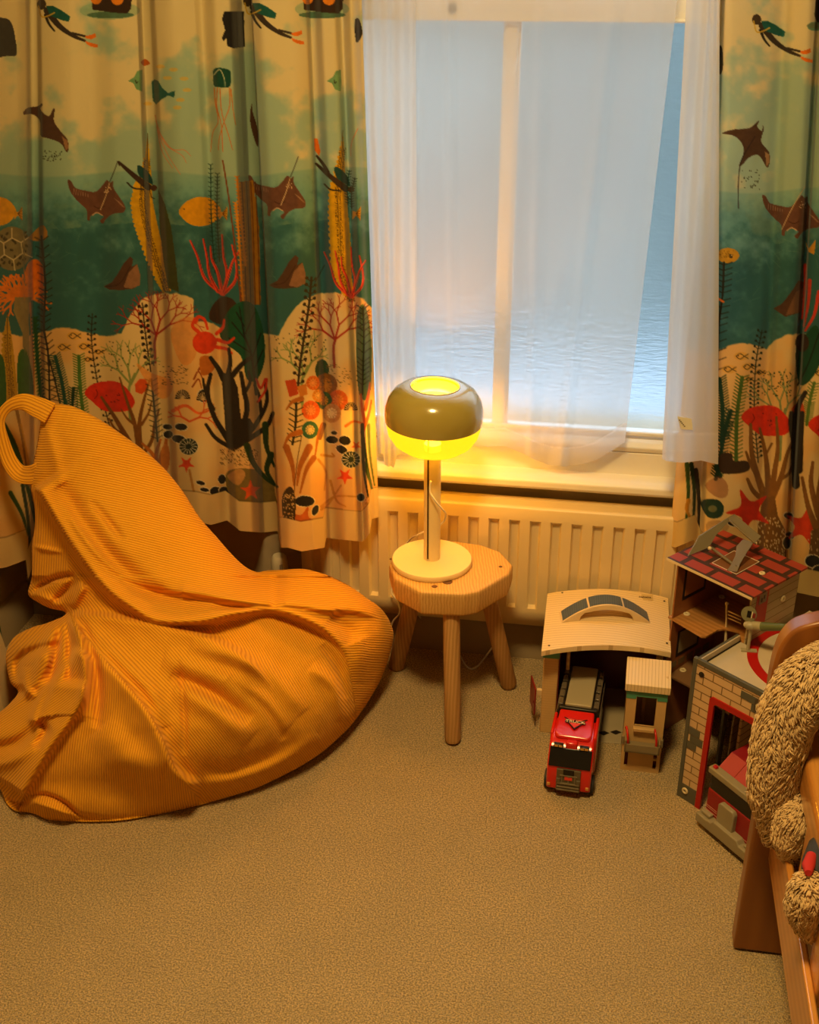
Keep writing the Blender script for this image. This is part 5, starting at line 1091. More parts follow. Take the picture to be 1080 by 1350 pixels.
MB().ell((.035, -.012, .2075), (.004, .005, .003)).build('roof_vent', m_beige, kr_, smooth=True)
m_grey = plastic('grey_basket', (.24, .19, .11), .4)
bs = MB(); bx0, bx1, by0, by1, bz0, bz1 = kx0+.004, kx1-.004, ky0-.024, ky0-.001, .062, .080
bs.box((bx0, by0, bz0), (bx1, by1, bz0+.003)).box((bx0, by0, bz0), (bx1, by0+.003, bz1)).box((bx0, by0, bz0), (bx0+.003, by1, bz1+.008)).box((bx1-.003, by0, bz0), (bx1, by1, bz1+.008)).box((bx0+.010, by0+.003, bz0+.003), (bx1-.010, by1, bz0+.010))
bk = bs.build('basket', m_grey, kio)
MB().box((bx0-.007, ky0-.003, .064), (bx0-.001, ky0+.012, .082)).build('bracket', m_grey, kio, bevel=.001); MB().box((bx1+.001, ky0-.003, .064), (bx1+.006, ky0+.012, .082)).build('bracket', m_grey, kio, bevel=.001)
kb('window_ledge', m_tan, [((wx0-.001, ky0-.010, .101), (wx1+.001, ky0+.003, .108))], .001)
for hx_, hd_ in ((bx0+.006, 1), (bx1-.007, 1)):
    MB().tube(smooth_path([(hx_, by0+.005, bz1-.002), (hx_-.001, by0+.004, bz1+.011), (hx_-.003, by0+.010, bz1+.022), (hx_-.005, by1-.004, bz1+.026), (hx_-.006, ky0+.001, bz1+.020)], 4), .0022, 8).build('red_handle', plastic('red_handle', (.55, .02, .01), .25), bk, smooth=True)
# ---- red toy truck
TB = np.array([.0045, 1.868, 0.002]); trk = thing('toy_truck', 'red and grey plastic toy truck parked half inside the beige toy garage', 'toy truck', TB, math.radians(-4.0))
m_red = mat('glossy_red', (.66, .012, .007), .22, coat=.5); m_blk = mat('windscreen_black', (.008, .007, .006), .25); m_gun = plastic('gunmetal', (.12, .10, .06), .4); m_tyre = plastic('tyre_rubber', (.02, .02, .02), .7)
W2 = .0415; YF = -.090
def prof(name, pts, hw, m, bev=.003, par=None, inset=0):
    return MB().prism(pts, (-hw, hw), lambda u, v, w: (w, u, v)).build(name, m, par or trk, bevel=bev, seg=3)
cab = prof('cab', [(YF+.002, .014), (YF, .045), (YF+.002, .074), (YF+.022, .100), (YF+.040, .110), (YF+.100, .108), (YF+.112, .085), (YF+.112, .014)], W2, m_red, .005)
prof('windscreen', [(YF-.0012, .070), (YF+.0195, .099), (YF+.026, .0985), (YF+.01, .070)], W2-.0025, m_blk, .001, cab)
# raised roof fairing with rounded front corners
rf_ = MB(); pts = []
for cx_, a0_ in ((-.026, PI), (.026, 1.5*PI)):
    for k in range(6):
        a = a0_+k*(PI/2)/5; pts.append((cx_+.009*math.cos(a)*(1 if cx_ > 0 else 1), .035+YF+.012+.013*math.sin(a)))
pts += [(.033, YF+.112), (-.033, YF+.112)]
rf_.prism(pts, (.106, .121)); rf_.v = [(x, y, z-(.012*max(0, (YF+.075-y)/.06)**1.5 if z > .11 else 0)) for x, y, z in rf_.v]; fair = rf_.build('roof_fairing', m_red, cab, bevel=.004, seg=3)
MB().box((-.011, YF+.020, .095), (.011, YF+.034, .111)).build('horn_box', m_red, cab, bevel=.003)
for sx in (-1, 1):
    MB().box((sx*.040-.003, YF+.045, .030), (sx*.040+.004, YF+.112, .112)).build('side_fairing', m_red, cab, bevel=.003)
m_amb = mat('amber_lens', (.65, .33, .06), .3)
for sx in (-1, 1):
    l = MB().box((sx*.024-.009, YF+.0165, .1005), (sx*.024+.009, YF+.024, .1075)).build('marker_light', m_blk, cab, bevel=.001)
    for q in (-.004, .004): MB().box((sx*.024+q-.0032, YF+.0157, .1022), (sx*.024+q+.0032, YF+.0175, .1062)).build('lens', m_amb, l)
# TRUCK badge
def text_mesh(txt, size, ext, name, m, parent, M):
    c = bpy.data.curves.new(name, 'FONT'); c.body = txt; c.size = size; c.extrude = ext; c.align_x = 'CENTER'; c.align_y = 'CENTER'; c.offset = size*.012
    o = bpy.data.objects.new(name, c); COL.objects.link(o); dg = bpy.context.evaluated_depsgraph_get(); me = bpy.data.meshes.new_from_object(o.evaluated_get(dg)); bpy.data.objects.remove(o)
    me.materials.clear(); me.materials.append(m); o2 = bpy.data.objects.new(name, me); COL.objects.link(o2); o2.parent = parent; o2.matrix_local = M; return o2
m_ink = mat('badge_black', (.015, .01, .01), .4); m_crm = mat('badge_cream', (.85, .62, .38), .4); m_red2 = mat('badge_red', (.72, .05, .03), .4)
def flat(poly, z0, z1, name, m, par): return MB().prism(poly, (z0, z1)).build(name, m, par)
BZ = .1212; by_ = YF+.072
sc_ = lambda P, s, cy=0: [(x*s, (y-cy)*s+cy) for x, y in P]
tri = [(-.016, .004), (.016, .004), (0, -.018)]
flat([(x*1.14, by_+y*1.12-.0002) for x, y in tri], BZ-.001, BZ+.0004, 'badge_outline', m_ink, fair)
flat([(x, by_+y) for x, y in tri], BZ, BZ+.0007, 'badge_shield', m_red2, fair)
for sg in (-1, 1):
    w_ = [(sg*.0185, .0115), (sg*-.001, .0085), (sg*.0065, .0035)]
    flat([(x*1.08, by_+y*1.02+.0004) for x, y in [(sg*.0205, .0125), (sg*-.003, .0095), (sg*.0070, .0022)]], BZ-.001, BZ+.0003, 'badge_outline', m_ink, fair); flat([(x, by_+y) for x, y in w_], BZ, BZ+.0008, 'badge_wing', m_red2, fair)
flat([(-.0195, by_+.0005), (-.0185, by_-.003), (.0185, by_-.003), (.0195, by_+.0005), (.0185, by_+.004), (-.0185, by_+.004)], BZ, BZ+.0009, 'badge_band', m_ink, fair)
text_mesh('TRUCK', .0112, .0003, 'badge_text', m_crm, fair, Matrix.Translation((0, by_+.0004, BZ+.0012)))
for sg in (-1, 1): flat([(sg*.0165, by_), (sg*.0185, by_), (sg*.0185, by_+.0009), (sg*.0165, by_+.0009)], BZ, BZ+.0013, 'badge_dash', m_crm, fair)
# grille
gr = MB().box((-.0225, YF-.003, .016), (.0225, YF+.004, .066)).build('grille', m_gun, cab, bevel=.0012)
g2 = MB().box((-.010, YF-.0042, .056), (.010, YF-.002, .066)); g2.build('grille_intake', m_blk, gr)
for z in (.020, .026, .034): MB().box((-.021, YF-.0055, z), (.021, YF-.002, z+.0022)).build('grille_bar', plastic('grille_grey', (.22, .18, .12), .35), gr)
for x in (-.012, 0, .012): MB().box((x-.0008, YF-.005, .036), (x+.0008, YF-.002, .055)).build('grille_rib', bpy.data.materials['grille_grey'], gr)
MB().box((-.016, YF-.0048, .0525), (.016, YF-.002, .0545)).build('grille_bar', bpy.data.materials['grille_grey'], gr)
MB().box((-.007, YF-.0052, .0445), (.007, YF-.003, .0505)).build('grille_badge', m_red2, gr)
for sg in (-1, 1): MB().box((sg*.0185-.004, YF-.0052, .036), (sg*.0185+.004, YF-.002, .046)).build('lamp_pod', m_gun, gr, bevel=.001)
for sg in (-1, 1): MB().box((sg*.036-.0035, YF-.0012, .023), (sg*.036+.0025, YF+.001, .030)).build('headlamp', m_amb, cab, bevel=.001)
for sy in (YF+.028, YF+.155, YF+.215):
    for sx in (-1, 1):
        wq = .0465 if sy < YF+.1 else .040
        wl = MB().tube([(sx*.0305, sy, .0175), (sx*wq, sy, .0175)], .0175, 28).build('wheel', m_tyre, trk, smooth='auto', bevel=.001)
        MB().tube([(sx*wq, sy, .0175), (sx*(wq+.001), sy, .0175)], .008, 16).build('hub', m_gun, wl, smooth='auto')
m_clear = mat('smoky_clear_plastic', (.30, .24, .18), .12, trans=.55); m_tr = mat('grey_deck', (.42, .36, .24), .35)
MB().box((-.034, YF+.112, .012), (.034, YF+.265, .030)).build('chassis', m_dark, trk, bevel=.002)
body = MB().prism([(-.041, .030), (.041, .030), (.041, .105), (.036, .118), (-.036, .118), (-.041, .105)], (YF+.120, YF+.262), lambda u, v, w: (u, w, v)).build('trailer_body', m_dark, trk, bevel=.002)
MB().box((-.0255, YF+.126, .1165), (.0255, YF+.258, .1235)).build('trailer_roof', m_tr, body, bevel=.002)
for sg in (-1, 1):
    MB().box((sg*.0265-.0008, YF+.140, .1175), (sg*.0265+.0008, YF+.250, .1225)).build('roof_groove', m_blk, body)
    for k in range(5): MB().box((sg*.0345-.0055, YF+.130+k*.026, .108), (sg*.0345+.0045, YF+.151+k*.026, .1195)).build('side_panel', m_clear, body, bevel=.0012)
    MB().box((sg*.0415-.001, YF+.125, .034), (sg*.0415+.001, YF+.258, .100)).build('clear_side', m_clear, body)
# ---- brick fire station
FA = math.radians(-39.5); FB = np.array([.206, 1.820, 0.0]); sta = thing('toy_fire_station', 'brick-printed toy fire station with a red-ringed helipad roof, beside the wooden bed', 'toy fire station', FB, FA)
FI = np.linalg.inv(np.array([[math.cos(FA), -math.sin(FA), 0], [math.sin(FA), math.cos(FA), 0], [0, 0, 1]]))
def fl_(p): return FI @ (np.array(p, float)-FB)
def brickmat(name, c1, c2, mort, w, h, rot, off=(0, 0, 0), ms=.03, mixoff=.5):
    m = bpy.data.materials.new(name); m.use_nodes = True; nt = m.node_tree; L = nt.links.new; b = nt.nodes['Principled BSDF']; b.inputs['Roughness'].default_value = .45
    tc = _n(nt, 'ShaderNodeTexCoord'); mp = _n(nt, 'ShaderNodeMapping'); mp.inputs['Rotation'].default_value = rot; mp.inputs['Location'].default_value = off; L(tc.outputs['Object'], mp.inputs[0])
    br = _n(nt, 'ShaderNodeTexBrick'); br.inputs['Scale'].default_value = 1; br.inputs['Brick Width'].default_value = w; br.inputs['Row Height'].default_value = h; br.inputs['Mortar Size'].default_value = ms*h; br.inputs['Mortar Smooth'].default_value = .1
    br.inputs['Color1'].default_value = (*c1, 1); br.inputs['Color2'].default_value = (*c2, 1); br.inputs['Mortar'].default_value = (*mort, 1); br.offset = mixoff
    L(mp.outputs[0], br.inputs[0]); L(br.outputs[0], b.inputs['Base Color']); return m
m_brick = brickmat('printed_brick', (.60, .42, .24), (.66, .46, .27), (.20, .12, .06), .040, .0165, (-PI/2, 0, 0), ms=.07)
m_card = plastic('grey_edge_trim', (.10, .10, .08), .5); m_deck = plastic('helipad_grey', (.58, .50, .38), .4); m_bred = plastic('red_frame', (.42, .008, .006), .35); m_rivet = plastic('cream_rivet', (.72, .60, .38), .4)
HT = .310; dB = fl_(onz(919, 1061, 0)); dx0 = float(dB[0]); dzt = .250; FW_ = .34; FDp = .122
# front wall with the doorway (u 0..FW_, doorway dx0..dx0+.2)
fwm = MB(); t_ = .005
fwm.box((0, 0, 0), (dx0, t_, HT)).box((dx0, 0, dzt), (FW_, t_, HT)).box((dx0+.215, 0, 0), (FW_, t_, dzt))
fwall = fwm.build('front_wall', m_brick, sta)
MB().box((-.004, -.002, 0), (.004, t_+.001, HT+.002)).box((.004, -.0015, HT-.008), (FW_, t_+.0005, HT+.002)).build('edge_trim', m_card, sta, bevel=.001)
fr_ = MB(); ft = .011
fr_.prism([(dx0, 0), (dx0+ft, 0), (dx0+ft, dzt-.014), (dx0+ft+.004, dzt-.010), (dx0+.215-ft, dzt-.010), (dx0+.215-ft, 0), (dx0+.215, 0), (dx0+.215, dzt+.002), (dx0+.006, dzt+.002), (dx0+.001, dzt-.003)], (-.0028, .002), lambda u, v, w: (u, w, v)).build('doorway_frame', m_bred, fwall)
for bx_, bz_, bw_ in ((.002, .150, .026), (.006, .133, .030), (.002, .118, .022), (.095, .292-.012, .034), (.118, .264, .040)):
    MB().box((bx_+.003, -.0012, bz_), (bx_+bw_, .001, bz_+.0145)).build('grey_brick', m_card, fwall)
MB().box((.004, -.0015, 0), (dx0-.002, .001, .034)).build('grey_corner', m_card, fwall)
MB().lathe([(.0028, 0), (.0062, 0), (.0068, .001), (.0060, .003), (.0030, .0032), (.0026, .001)], 24, closed=True).build('rivet', m_rivet, fwall, smooth=True).matrix_local = Matrix.Translation((.014, -.0015, .022)) @ Matrix.Rotation(PI/2, 4, 'X')
MB().lathe([(0, 0), (.0055, 0), (.0055, .0015), (0, .0016)], 20).build('peg_hole', m_blk, fwall).matrix_local = Matrix.Translation((.016, -.0002, .284)) @ Matrix.Rotation(PI/2, 4, 'X')
# emblem plate: helmet sign
em_ = MB().prism([(0, 0), (.022, 0), (.030, .010), (.028, .022), (.020, .030), (0, .026)], (-.004, -.0005), lambda u, v, w: (u+.128, w, v+.268)).build('sign_plate', plastic('sign_dark', (.06, .045, .035), .4), fwall)
MB().prism([(.004, .006), (.007, .004), (.008, .014), (.006, .021), (.003, .016)], (-.0048, -.0035), lambda u, v, w: (u+.128, w, v+.268)).build('sign_shape', m_rivet, em_)
MB().prism([(.010, .006), (.021, .006), (.018, .014), (.013, .020), (.010, .018), (.0135, .011)], (-.0048, -.0035), lambda u, v, w: (u+.128, w, v+.268)).build('sign_shape', m_rivet, em_)
text_mesh('DI', .022, .0003, 'sign_text', m_rivet, fwall, Matrix.Translation((.172, -.001, .282)) @ Matrix.Rotation(PI/2, 4, 'X'))
# deck, parapets, side wall, rear wall, platform behind
MB().box((0, t_, HT-.018), (FW_, FDp, HT-.013)).box((.032, FDp, HT-.018), (FW_, FDp+.19, HT-.013)).build('helipad_deck', m_deck, sta)
dk = [o for o in sta.children if o.name.startswith('helipad_deck')][0]
P1, P2, P3 = [fl_(onz(x, y, HT-.0125)) for x, y in ((1002, 835), (985, 864), (1008, 899))]
ax, ay, bx_, by2, cx_, cy_ = P1[0], P1[1], P2[0], P2[1], P3[0], P3[1]; Dn = 2*(ax*(by2-cy_)+bx_*(cy_-ay)+cx_*(ay-by2))
ux = ((ax*ax+ay*ay)*(by2-cy_)+(bx_**2+by2**2)*(cy_-ay)+(cx_**2+cy_**2)*(ay-by2))/Dn; uy = ((ax*ax+ay*ay)*(cx_-bx_)+(bx_**2+by2**2)*(ax-cx_)+(cx_**2+cy_**2)*(bx_-ax))/Dn
rr_ = math.hypot(ax-ux, ay-uy); 
MB().lathe([(rr_-.019, 0), (rr_, 0), (rr_, .0008), (rr_-.019, .0008)], 72, (ux, uy, HT-.0132), closed=True).build('helipad_ring', m_bred, dk)

MB().box((0, t_, HT-.05), (t_, FDp, HT)).box((0, FDp-.012, 0), (t_, FDp, HT-.05)).build('side_wall', m_card, sta)
MB().box((t_, t_, HT-.013), (t_+.0025, FDp, HT-.0004)).build('parapet_lining', m_deck, sta)
MB().box((t_+.0025, t_, HT-.0132), (t_+.005, FDp, HT-.0115)).box((t_+.005, t_, HT-.0132), (FW_, t_+.002, HT-.0115)).build('parapet_line', m_blk, sta)
MB().box((.15, FDp-.004, 0), (FW_, FDp, HT-.018)).build('rear_wall', m_dark, sta)
k = fl_(onz(1037, 808, HT-.012)); MB().lathe([(.0028, 0), (.0062, 0), (.0068, .001), (.0060, .003), (.0030, .0032), (.0026, .001)], 24, (k[0], k[1], HT-.0132), closed=True).build('rivet', m_rivet, dk, smooth=True)
MB().box((.032, FDp+.0, 0), (.037, FDp+.175, HT-.018)).build('rear_side_wall', m_brick, sta)
# ---- red fire engine in the doorway
EA = math.radians(-50); EB = np.array([.247, 1.746, 0.0]); eng = thing('toy_fire_engine', 'dark red toy fire engine with a grey bumper, poking out of the brick fire station', 'toy fire engine', EB, EA)
m_ered = mat('engine_red', (.26, .008, .012), .35); m_egrey = plastic('engine_grey', (.30, .26, .17), .45); EW = .135
MB().box((0, 0, .032), (EW, .13, .088)).build('body', m_ered, eng, bevel=.003)
MB().box((.002, .001, .087), (EW-.002, .13, .122)).build('window_band', m_blk, eng, bevel=.002)
rim = MB().box((-.003, -.003, .121), (EW+.003, .014, .134)).build('roof_rim', m_egrey, eng, bevel=.002)
MB().prism([(.012, .125), (.045, .150), (.13, .156), (.13, .122), (.012, .122)], (.002, EW-.002), lambda u, v, w: (w, u, v)).build('roof', m_ered, eng, bevel=.002)
MB().prism([(.010, .1255), (.044, .1508), (.044, .1500), (.012, .1245)], (.004, EW-.004), lambda u, v, w: (w, u, v)).build('roof_light_strip', mat('translucent_red', (.42, .06, .07), .25), eng)
for q in (.04, .08): MB().prism([(.010, .1262), (.044, .1514), (.044, .1506), (.010, .1254)], (q, q+.0012), lambda u, v, w: (w, u, v)).build('roof_seam', m_ered, eng)
MB().box((.003, .001, .133), (.011, .008, .138)).build('beacon', mat('beacon_red', (.45, .01, .02), .2), rim, bevel=.001)
bp2 = MB().prism([(-.006, .014), (EW+.006, .014), (EW+.006, .034), (.100, .034), (.094, .042), (.036, .042), (.030, .034), (.022, .034), (.018, .032), (-.006, .033)], (-.016, .004), lambda u, v, w: (u, w, v)).build('bumper', m_egrey, eng, bevel=.002)
MB().box((.000, -.010, .034), (.022, .0, .040)).build('bumper_step', m_egrey, bp2, bevel=.0015); MB().box((.106, -.010, .034), (.128, .0, .040)).build('bumper_step', m_egrey, bp2, bevel=.0015)
MB().prism([(.036, .036), (.075, .036), (.075, .078), (.070, .084), (.041, .084), (.036, .079)], (-.009, .002), lambda u, v, w: (u, w, v)).build('winch_panel', m_egrey, eng, bevel=.002)
for z in (.046, .050): MB().box((.001, -.0006, z), (.028, .001, z+.0008)).build('trim_line', plastic('trim_pink', (.55, .25, .2)), eng)
MB().box((.0, -.0006, .0395), (EW, .001, .0405)).build('trim_line', bpy.data.materials['trim_pink'], eng)
for wx in (.014, EW-.014):
    for wy in (.022, .105): MB().tube([(wx-.012, wy, .020), (wx+.012, wy, .020)], .0198, 24).build('wheel', m_tyre, eng, smooth='auto')
MB().tube([(.015, .13, .10), (.015, .20, .10)], .001).build('tow_bar', m_dark, eng) if False else None
# ---- red-roofed open toy house
ZH = .405; HL, HF, HR, HB = onz(880, 735, ZH), onz(992, 788, ZH), onz(1062, 746, ZH), onz(950, 690, ZH)
HBs = np.array([HL[0], HL[1], 0.0]); HA = math.atan2(HF[1]-HL[1], HF[0]-HL[0]); house = thing('toy_house', 'open-fronted toy house with a red tiled roof, below the right printed curtain', 'toy house', HBs, HA)
HW = float(np.linalg.norm(HF-HL)); HD = float(np.linalg.norm(HR-HF)); HI = lambda p: (lambda q: np.array([q[0]*math.cos(HA)+q[1]*math.sin(HA), -q[0]*math.sin(HA)+q[1]*math.cos(HA), q[2]]))(np.array(p, float)-HBs)
m_tile = brickmat('printed_roof_tiles', (.34, .045, .03), (.38, .055, .035), (.055, .025, .018), .060, .036, (0, 0, 0), ms=.15)
m_hin = plastic('brown_interior_print', (.30, .11, .035), .5); m_hboard = woodmat('printed_floorboard', (.48, .24, .08), (.36, .17, .05), 28, 'Y', .4, 1.2); m_plank = siding('cream_planks', (.46, .38, .24), (.12, .09, .05), 2, .018, .08)
HD = min(HD, .178)
rf2 = MB().box((0, 0, ZH-.004), (HW, HD, ZH)).build('roof', m_tile, house)
MB().box((-.0005, -.001, ZH-.0055), (HW+.0005, 0, ZH-.0005)).build('roof_edge', m_rivet, rf2)
k = HI(onz(1005, 756.5, ZH)); MB().lathe([(.0022, 0), (.0055, 0), (.0060, .001), (.0052, .003), (.0028, .0032), (.0022, .001)], 24, (k[0], k[1], ZH), closed=True).build('rivet', m_rivet, rf2, smooth=True)
sk_ = [HI(onz(x, y, ZH+.0006)) for x, y in ((939, 742), (971, 757), (1001, 740.5), (968, 726))]
mb = MB()
for a, b in zip(sk_, sk_[1:]+sk_[:1]): mb.tube([a, b], .0007, 5)
mb.build('skylight_outline', plastic('skylight_line', (.75, .68, .55)), rf2)
MB().add([tuple(p-np.array([0, 0, .0003])) for p in sk_]+[tuple(p-np.array([0, 0, .002])) for p in sk_], [(0, 1, 2, 3), (7, 6, 5, 4), (0, 4, 5, 1), (1, 5, 6, 2), (2, 6, 7, 3), (3, 7, 4, 0)]).build('skylight', plastic('skylight_print', (.20, .08, .03), .4), rf2)
ZF1, ZF2 = .274, .146
lw_ = MB().box((.016, .012, .0), (.019, HD-.008, ZH-.004)).build('left_wall', m_hin, house)
# printed window on the inside of the left wall and on the storey below
for z0, z1, mm in ((.305, .375, m_dark), (.175, .235, m_dark)):
    wn = MB().box((.019, .035, z0), (.0197, .105, z1)).build('printed_window', m_dark, lw_); MB().box((.0197, .041, z0+.008), (.0201, .099, z1-.004)).build('window_print', plastic('window_view', (.36, .15, .05) if z0 > .2 else (.30, .26, .18), .5), wn)
for k in range(5): MB().box((.019, .02+k*.026, .152), (.0196, .04+k*.026, .166)).build('printed_brick', plastic('shelf_print', (.16, .11, .06)), lw_)
bw_ = MB().box((.012, HD-.011, 0), (HW-.012, HD-.008, ZH-.004)).build('back_wall', m_hin, house)
rw_ = MB().box((HW-.012, .014, .0), (HW-.009, HD-.008, ZH-.004)).build('right_wall', m_plank, house)
MB().box((HW-.009, .030, ZH-.085), (HW-.0082, .066, ZH-.006)).build('printed_door', m_bred, rw_)
MB().box((HW-.0082, .037, ZH-.034), (HW-.0077, .060, ZH-.012)).build('door_window', plastic('door_window_print', (.25, .2, .14)), rw_)
MB().box((HW-.0077, .042, ZH-.030), (HW-.0074, .047, ZH-.022)).box((HW-.0077, .050, ZH-.026), (HW-.0074, .054, ZH-.018)).build('door_window_bars', m_dark, rw_)
MB().lathe([(.0028, 0), (.0062, 0), (.0068, .001), (.0060, .003), (.0030, .0032), (.0026, .001)], 24, closed=True).build('rivet', m_rivet, rw_, smooth=True).matrix_local = Matrix.Translation((HW-.0085, .115, ZH-.050)) @ Matrix.Rotation(PI/2, 4, 'Y')
f1p = [HI(onz(x, y, ZF1))[:2] for x, y in ((886, 815), (925, 838.5), (931, 839), (940, 834), (947, 830), (957, 828.5), (975, 833))]
fp = [(.015, max(.006, float(f1p[0][1])*0-.0)), ] + [(float(a), float(b)) for a, b in f1p[1:]] + [(HW-.012, .02), (HW-.012, HD-.011), (.015, HD-.011)]
fp[0] = (.008, float(f1p[0][1]))
ub = MB().prism(fp, (ZF1-.004, ZF1)).build('upper_floor', m_hboard, house)
for x, y in ((905.5, 810), (952, 787.5)):
    k = HI(onz(x, y, ZF1)); MB().lathe([(.0025, 0), (.0062, 0), (.0068, .001), (.0060, .0026), (.0030, .0030), (.0024, .001)], 24, (k[0], k[1], ZF1), closed=True).build('rivet', m_rivet, ub, smooth=True)
f2p = [HI(onz(x, y, ZF2))[:2] for x, y in ((882, 890), (912, 906))]
lbd = MB().prism([(float(f2p[0][0]), float(f2p[0][1])), (float(f2p[1][0]), float(f2p[1][1])), (HW-.012, .0), (HW-.012, HD-.011), (.012, HD-.011)], (ZF2-.004, ZF2)).build('lower_floor', plastic('lower_floor_print', (.22, .12, .06)), house)
k = HI(onz(900.5, 884, ZF2)); MB().lathe([(.0025, 0), (.0062, 0), (.0068, .001), (.0060, .0026), (.0030, .0030), (.0024, .001)], 24, (k[0], k[1], ZF2), closed=True).build('rivet', m_rivet, lbd, smooth=True)
# cream railing with turned post inside the house front
rl_ = thing('toy_stair_rail', 'small cream toy stair rail with a knobbed post, inside the red-roofed toy house', 'toy stair rail', at(957, 846, onz(957, 846, ZF2+.09)))
rb0 = np.array(rl_.location); pz = onz(958.5, 795.5, .325); 
p0 = np.array([pz[0], pz[1], 0]); q0 = onz(957, 840, .235)
pb = at(957, 842, p0)
MB().tube([pb-np.array([0, 0, .09]), pb, (pb+pz)/2, pz], [.0022, .0026, .0018, .0020], 10).ell(pz, (.0035, .0035, .003), nu=14, nv=8).build('post', m_rivet, rl_, smooth=True, off=rb0)
for dy in (10, 14.5, 19):
    a = at(960, 795.5+dy, p0); b = onz(977, 803+dy, a[2]); MB().tube([a, b], .0013, 8).build('rail', m_rivet, rl_, smooth=True, off=rb0)
# grey folding frame on the roof
fo = onz(940, 745, ZH); fld = thing('toy_gantry', 'olive grey bent toy frame lying on the red tiled toy roof', 'toy frame', (fo[0], fo[1], ZH))
m_ol = plastic('olive_grey_plastic', (.17, .14, .08), .45); off = np.array(fld.location)
def sheet(name, P, th=.0025, par=fld):
    P = [np.array(p) for p in P]; n = np.cross(P[1]-P[0], P[2]-P[0]); n = n/np.linalg.norm(n)*th; m = len(P)
    return MB().add([tuple(p-off) for p in P]+[tuple(p-n-off) for p in P], [tuple(range(m)), tuple(range(2*m-1, m-1, -1))]+[(i, i+m, (i+1) % m+m, (i+1) % m) for i in range(m)]).build(name, m_ol, par, bevel=.0006)
tp0, tp1 = onz(968, 678, ZH+.062), onz(961, 684, ZH+.060)
sheet('left_blade', [onz(907.5, 733, ZH+.002), onz(935, 722, ZH+.010), onz(944, 706, ZH+.034), onz(970, 678, ZH+.062), onz(959, 684, ZH+.060), onz(922, 707, ZH+.028)])
sheet('top_plate', [onz(960, 684, ZH+.060), onz(970, 679.5, ZH+.066), onz(1004, 708, ZH+.048), onz(995, 717, ZH+.040)])
MB().tube([onz(962, 686, ZH+.060)-off, onz(997, 717, ZH+.040)-off], .0022, 8).build('rod', m_ol, fld, smooth=True)
sheet('right_blade', [onz(994, 715, ZH+.040), onz(980, 711, ZH+.040), onz(971, 720, ZH+.026), onz(969, 738, ZH+.008), onz(962, 747, ZH+.004), onz(958, 752, ZH+.002), onz(972, 754, ZH+.002), onz(976, 743, ZH+.010), onz(985, 728, ZH+.026)])
MB().tube([onz(938, 722, ZH+.012)-off, onz(972, 748, ZH+.004)-off], .0030, 8).build('rod', m_ol, fld, smooth=True)
MB().ell(onz(936, 723, ZH+.012)-off, (.0040, .0040, .0040), nu=14, nv=8).build('pin', m_rivet, fld, smooth=True)
MB().ell(onz(997, 716, ZH+.041)-off, (.0020, .0020, .0020), nu=12, nv=8).build('pin', m_rivet, fld, smooth=True)
# toy helicopter on the station roof
pH = np.array([.300, 1.880]); HP = lambda x, y, k=0: at(x, y, (pH[0]+k*.772, pH[1]-k*.636))
hel = thing('toy_helicopter', 'small grey-green toy helicopter on the back corner of the fire station roof', 'toy helicopter', (pH[0], pH[1], HT-.013)); off = np.array(hel.location)
m_hg = plastic('helicopter_green', (.10, .13, .05), .45); m_hgr = plastic('helicopter_grey', (.36, .33, .22), .4); m_fin = plastic('helicopter_olive', (.19, .18, .10), .45)
c_ = HP(991, 824)-off; MB().ell(c_, (.0145, .0105, .0085)).build('nose', m_hgr, hel, smooth=True)
b1 = HP(1005, 826, .018)-off; b2 = HP(1040, 827, .058)-off; MB().tube([c_, b1], [.008, .008], 16).build('body', m_hgr, hel, smooth='auto'); MB().tube([b1, b2], [.0085, .006], 16).build('tail_boom', m_hg, hel, smooth='auto')
MB().tube([c_, (c_[0], c_[1], .001)], .003, 8).box((c_[0]-.012, c_[1]-.005, 0.0002), (c_[0]+.016, c_[1]+.005, .0025)).build('skid', m_hgr, hel, smooth='auto')
f_ = HP(988, 811)-off+np.array([0, .004, 0]); fin_ = MB().lathe([(0, -.0018), (.0135, -.0018), (.0140, 0), (.0135, .0018), (0, .0018)], 32).build('rotor_guard', m_fin, hel, smooth='auto'); fin_.matrix_local = Matrix.Translation(tuple(f_)) @ Matrix.Rotation(math.radians(-18), 4, 'Z') @ Matrix.Rotation(math.radians(72), 4, 'X')
MB().box((-.003, -.006, .0016), (.004, .006, .0026)).build('guard_window', m_blk, fin_); MB().box((.005, -.006, .0016), (.0065, .006, .0028)).build('guard_trim', m_rivet, fin_)
MB().box((.0068, -.005, .0016), (.0120, .004, .0026)).build('guard_panel', m_dkred, fin_)
# ------------------------------------------------------------------ wooden bed corner
BO = np.array([.45, 1.30, 0.0]); bed = thing('wooden_bed', 'orange varnished wooden child bed with rounded end board and slatted side, at the right edge', 'bed', BO)
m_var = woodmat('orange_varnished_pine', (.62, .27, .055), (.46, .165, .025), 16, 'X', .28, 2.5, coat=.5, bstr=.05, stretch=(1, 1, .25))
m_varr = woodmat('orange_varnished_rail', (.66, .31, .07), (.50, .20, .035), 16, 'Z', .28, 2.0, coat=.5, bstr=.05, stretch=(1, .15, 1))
m_varp = woodmat('varnished_board_shaded', (.29, .10, .016), (.23, .075, .011), 10, 'X', .4, 2.0, coat=.25, bstr=.05, stretch=(1, 1, .2))  # orange varnish darkened, shade on the board's front put into the colour
out = [ony(x, y, 1.485) for x, y in ((1010, 905), (1012.5, 885), (1017, 862), (1024, 840), (1035, 823), (1050, 812), (1080, 804), (1130, 797))]
poly = [(.279, .004), (.279, float(out[0][2])-.02)]+[(float(p[0]), float(p[2])) for p in smooth_path(out, 3)]+[(.95, .70), (.95, .004)]
poly = [(max(a, .262) if b > .3 else a, b) for a, b in poly]
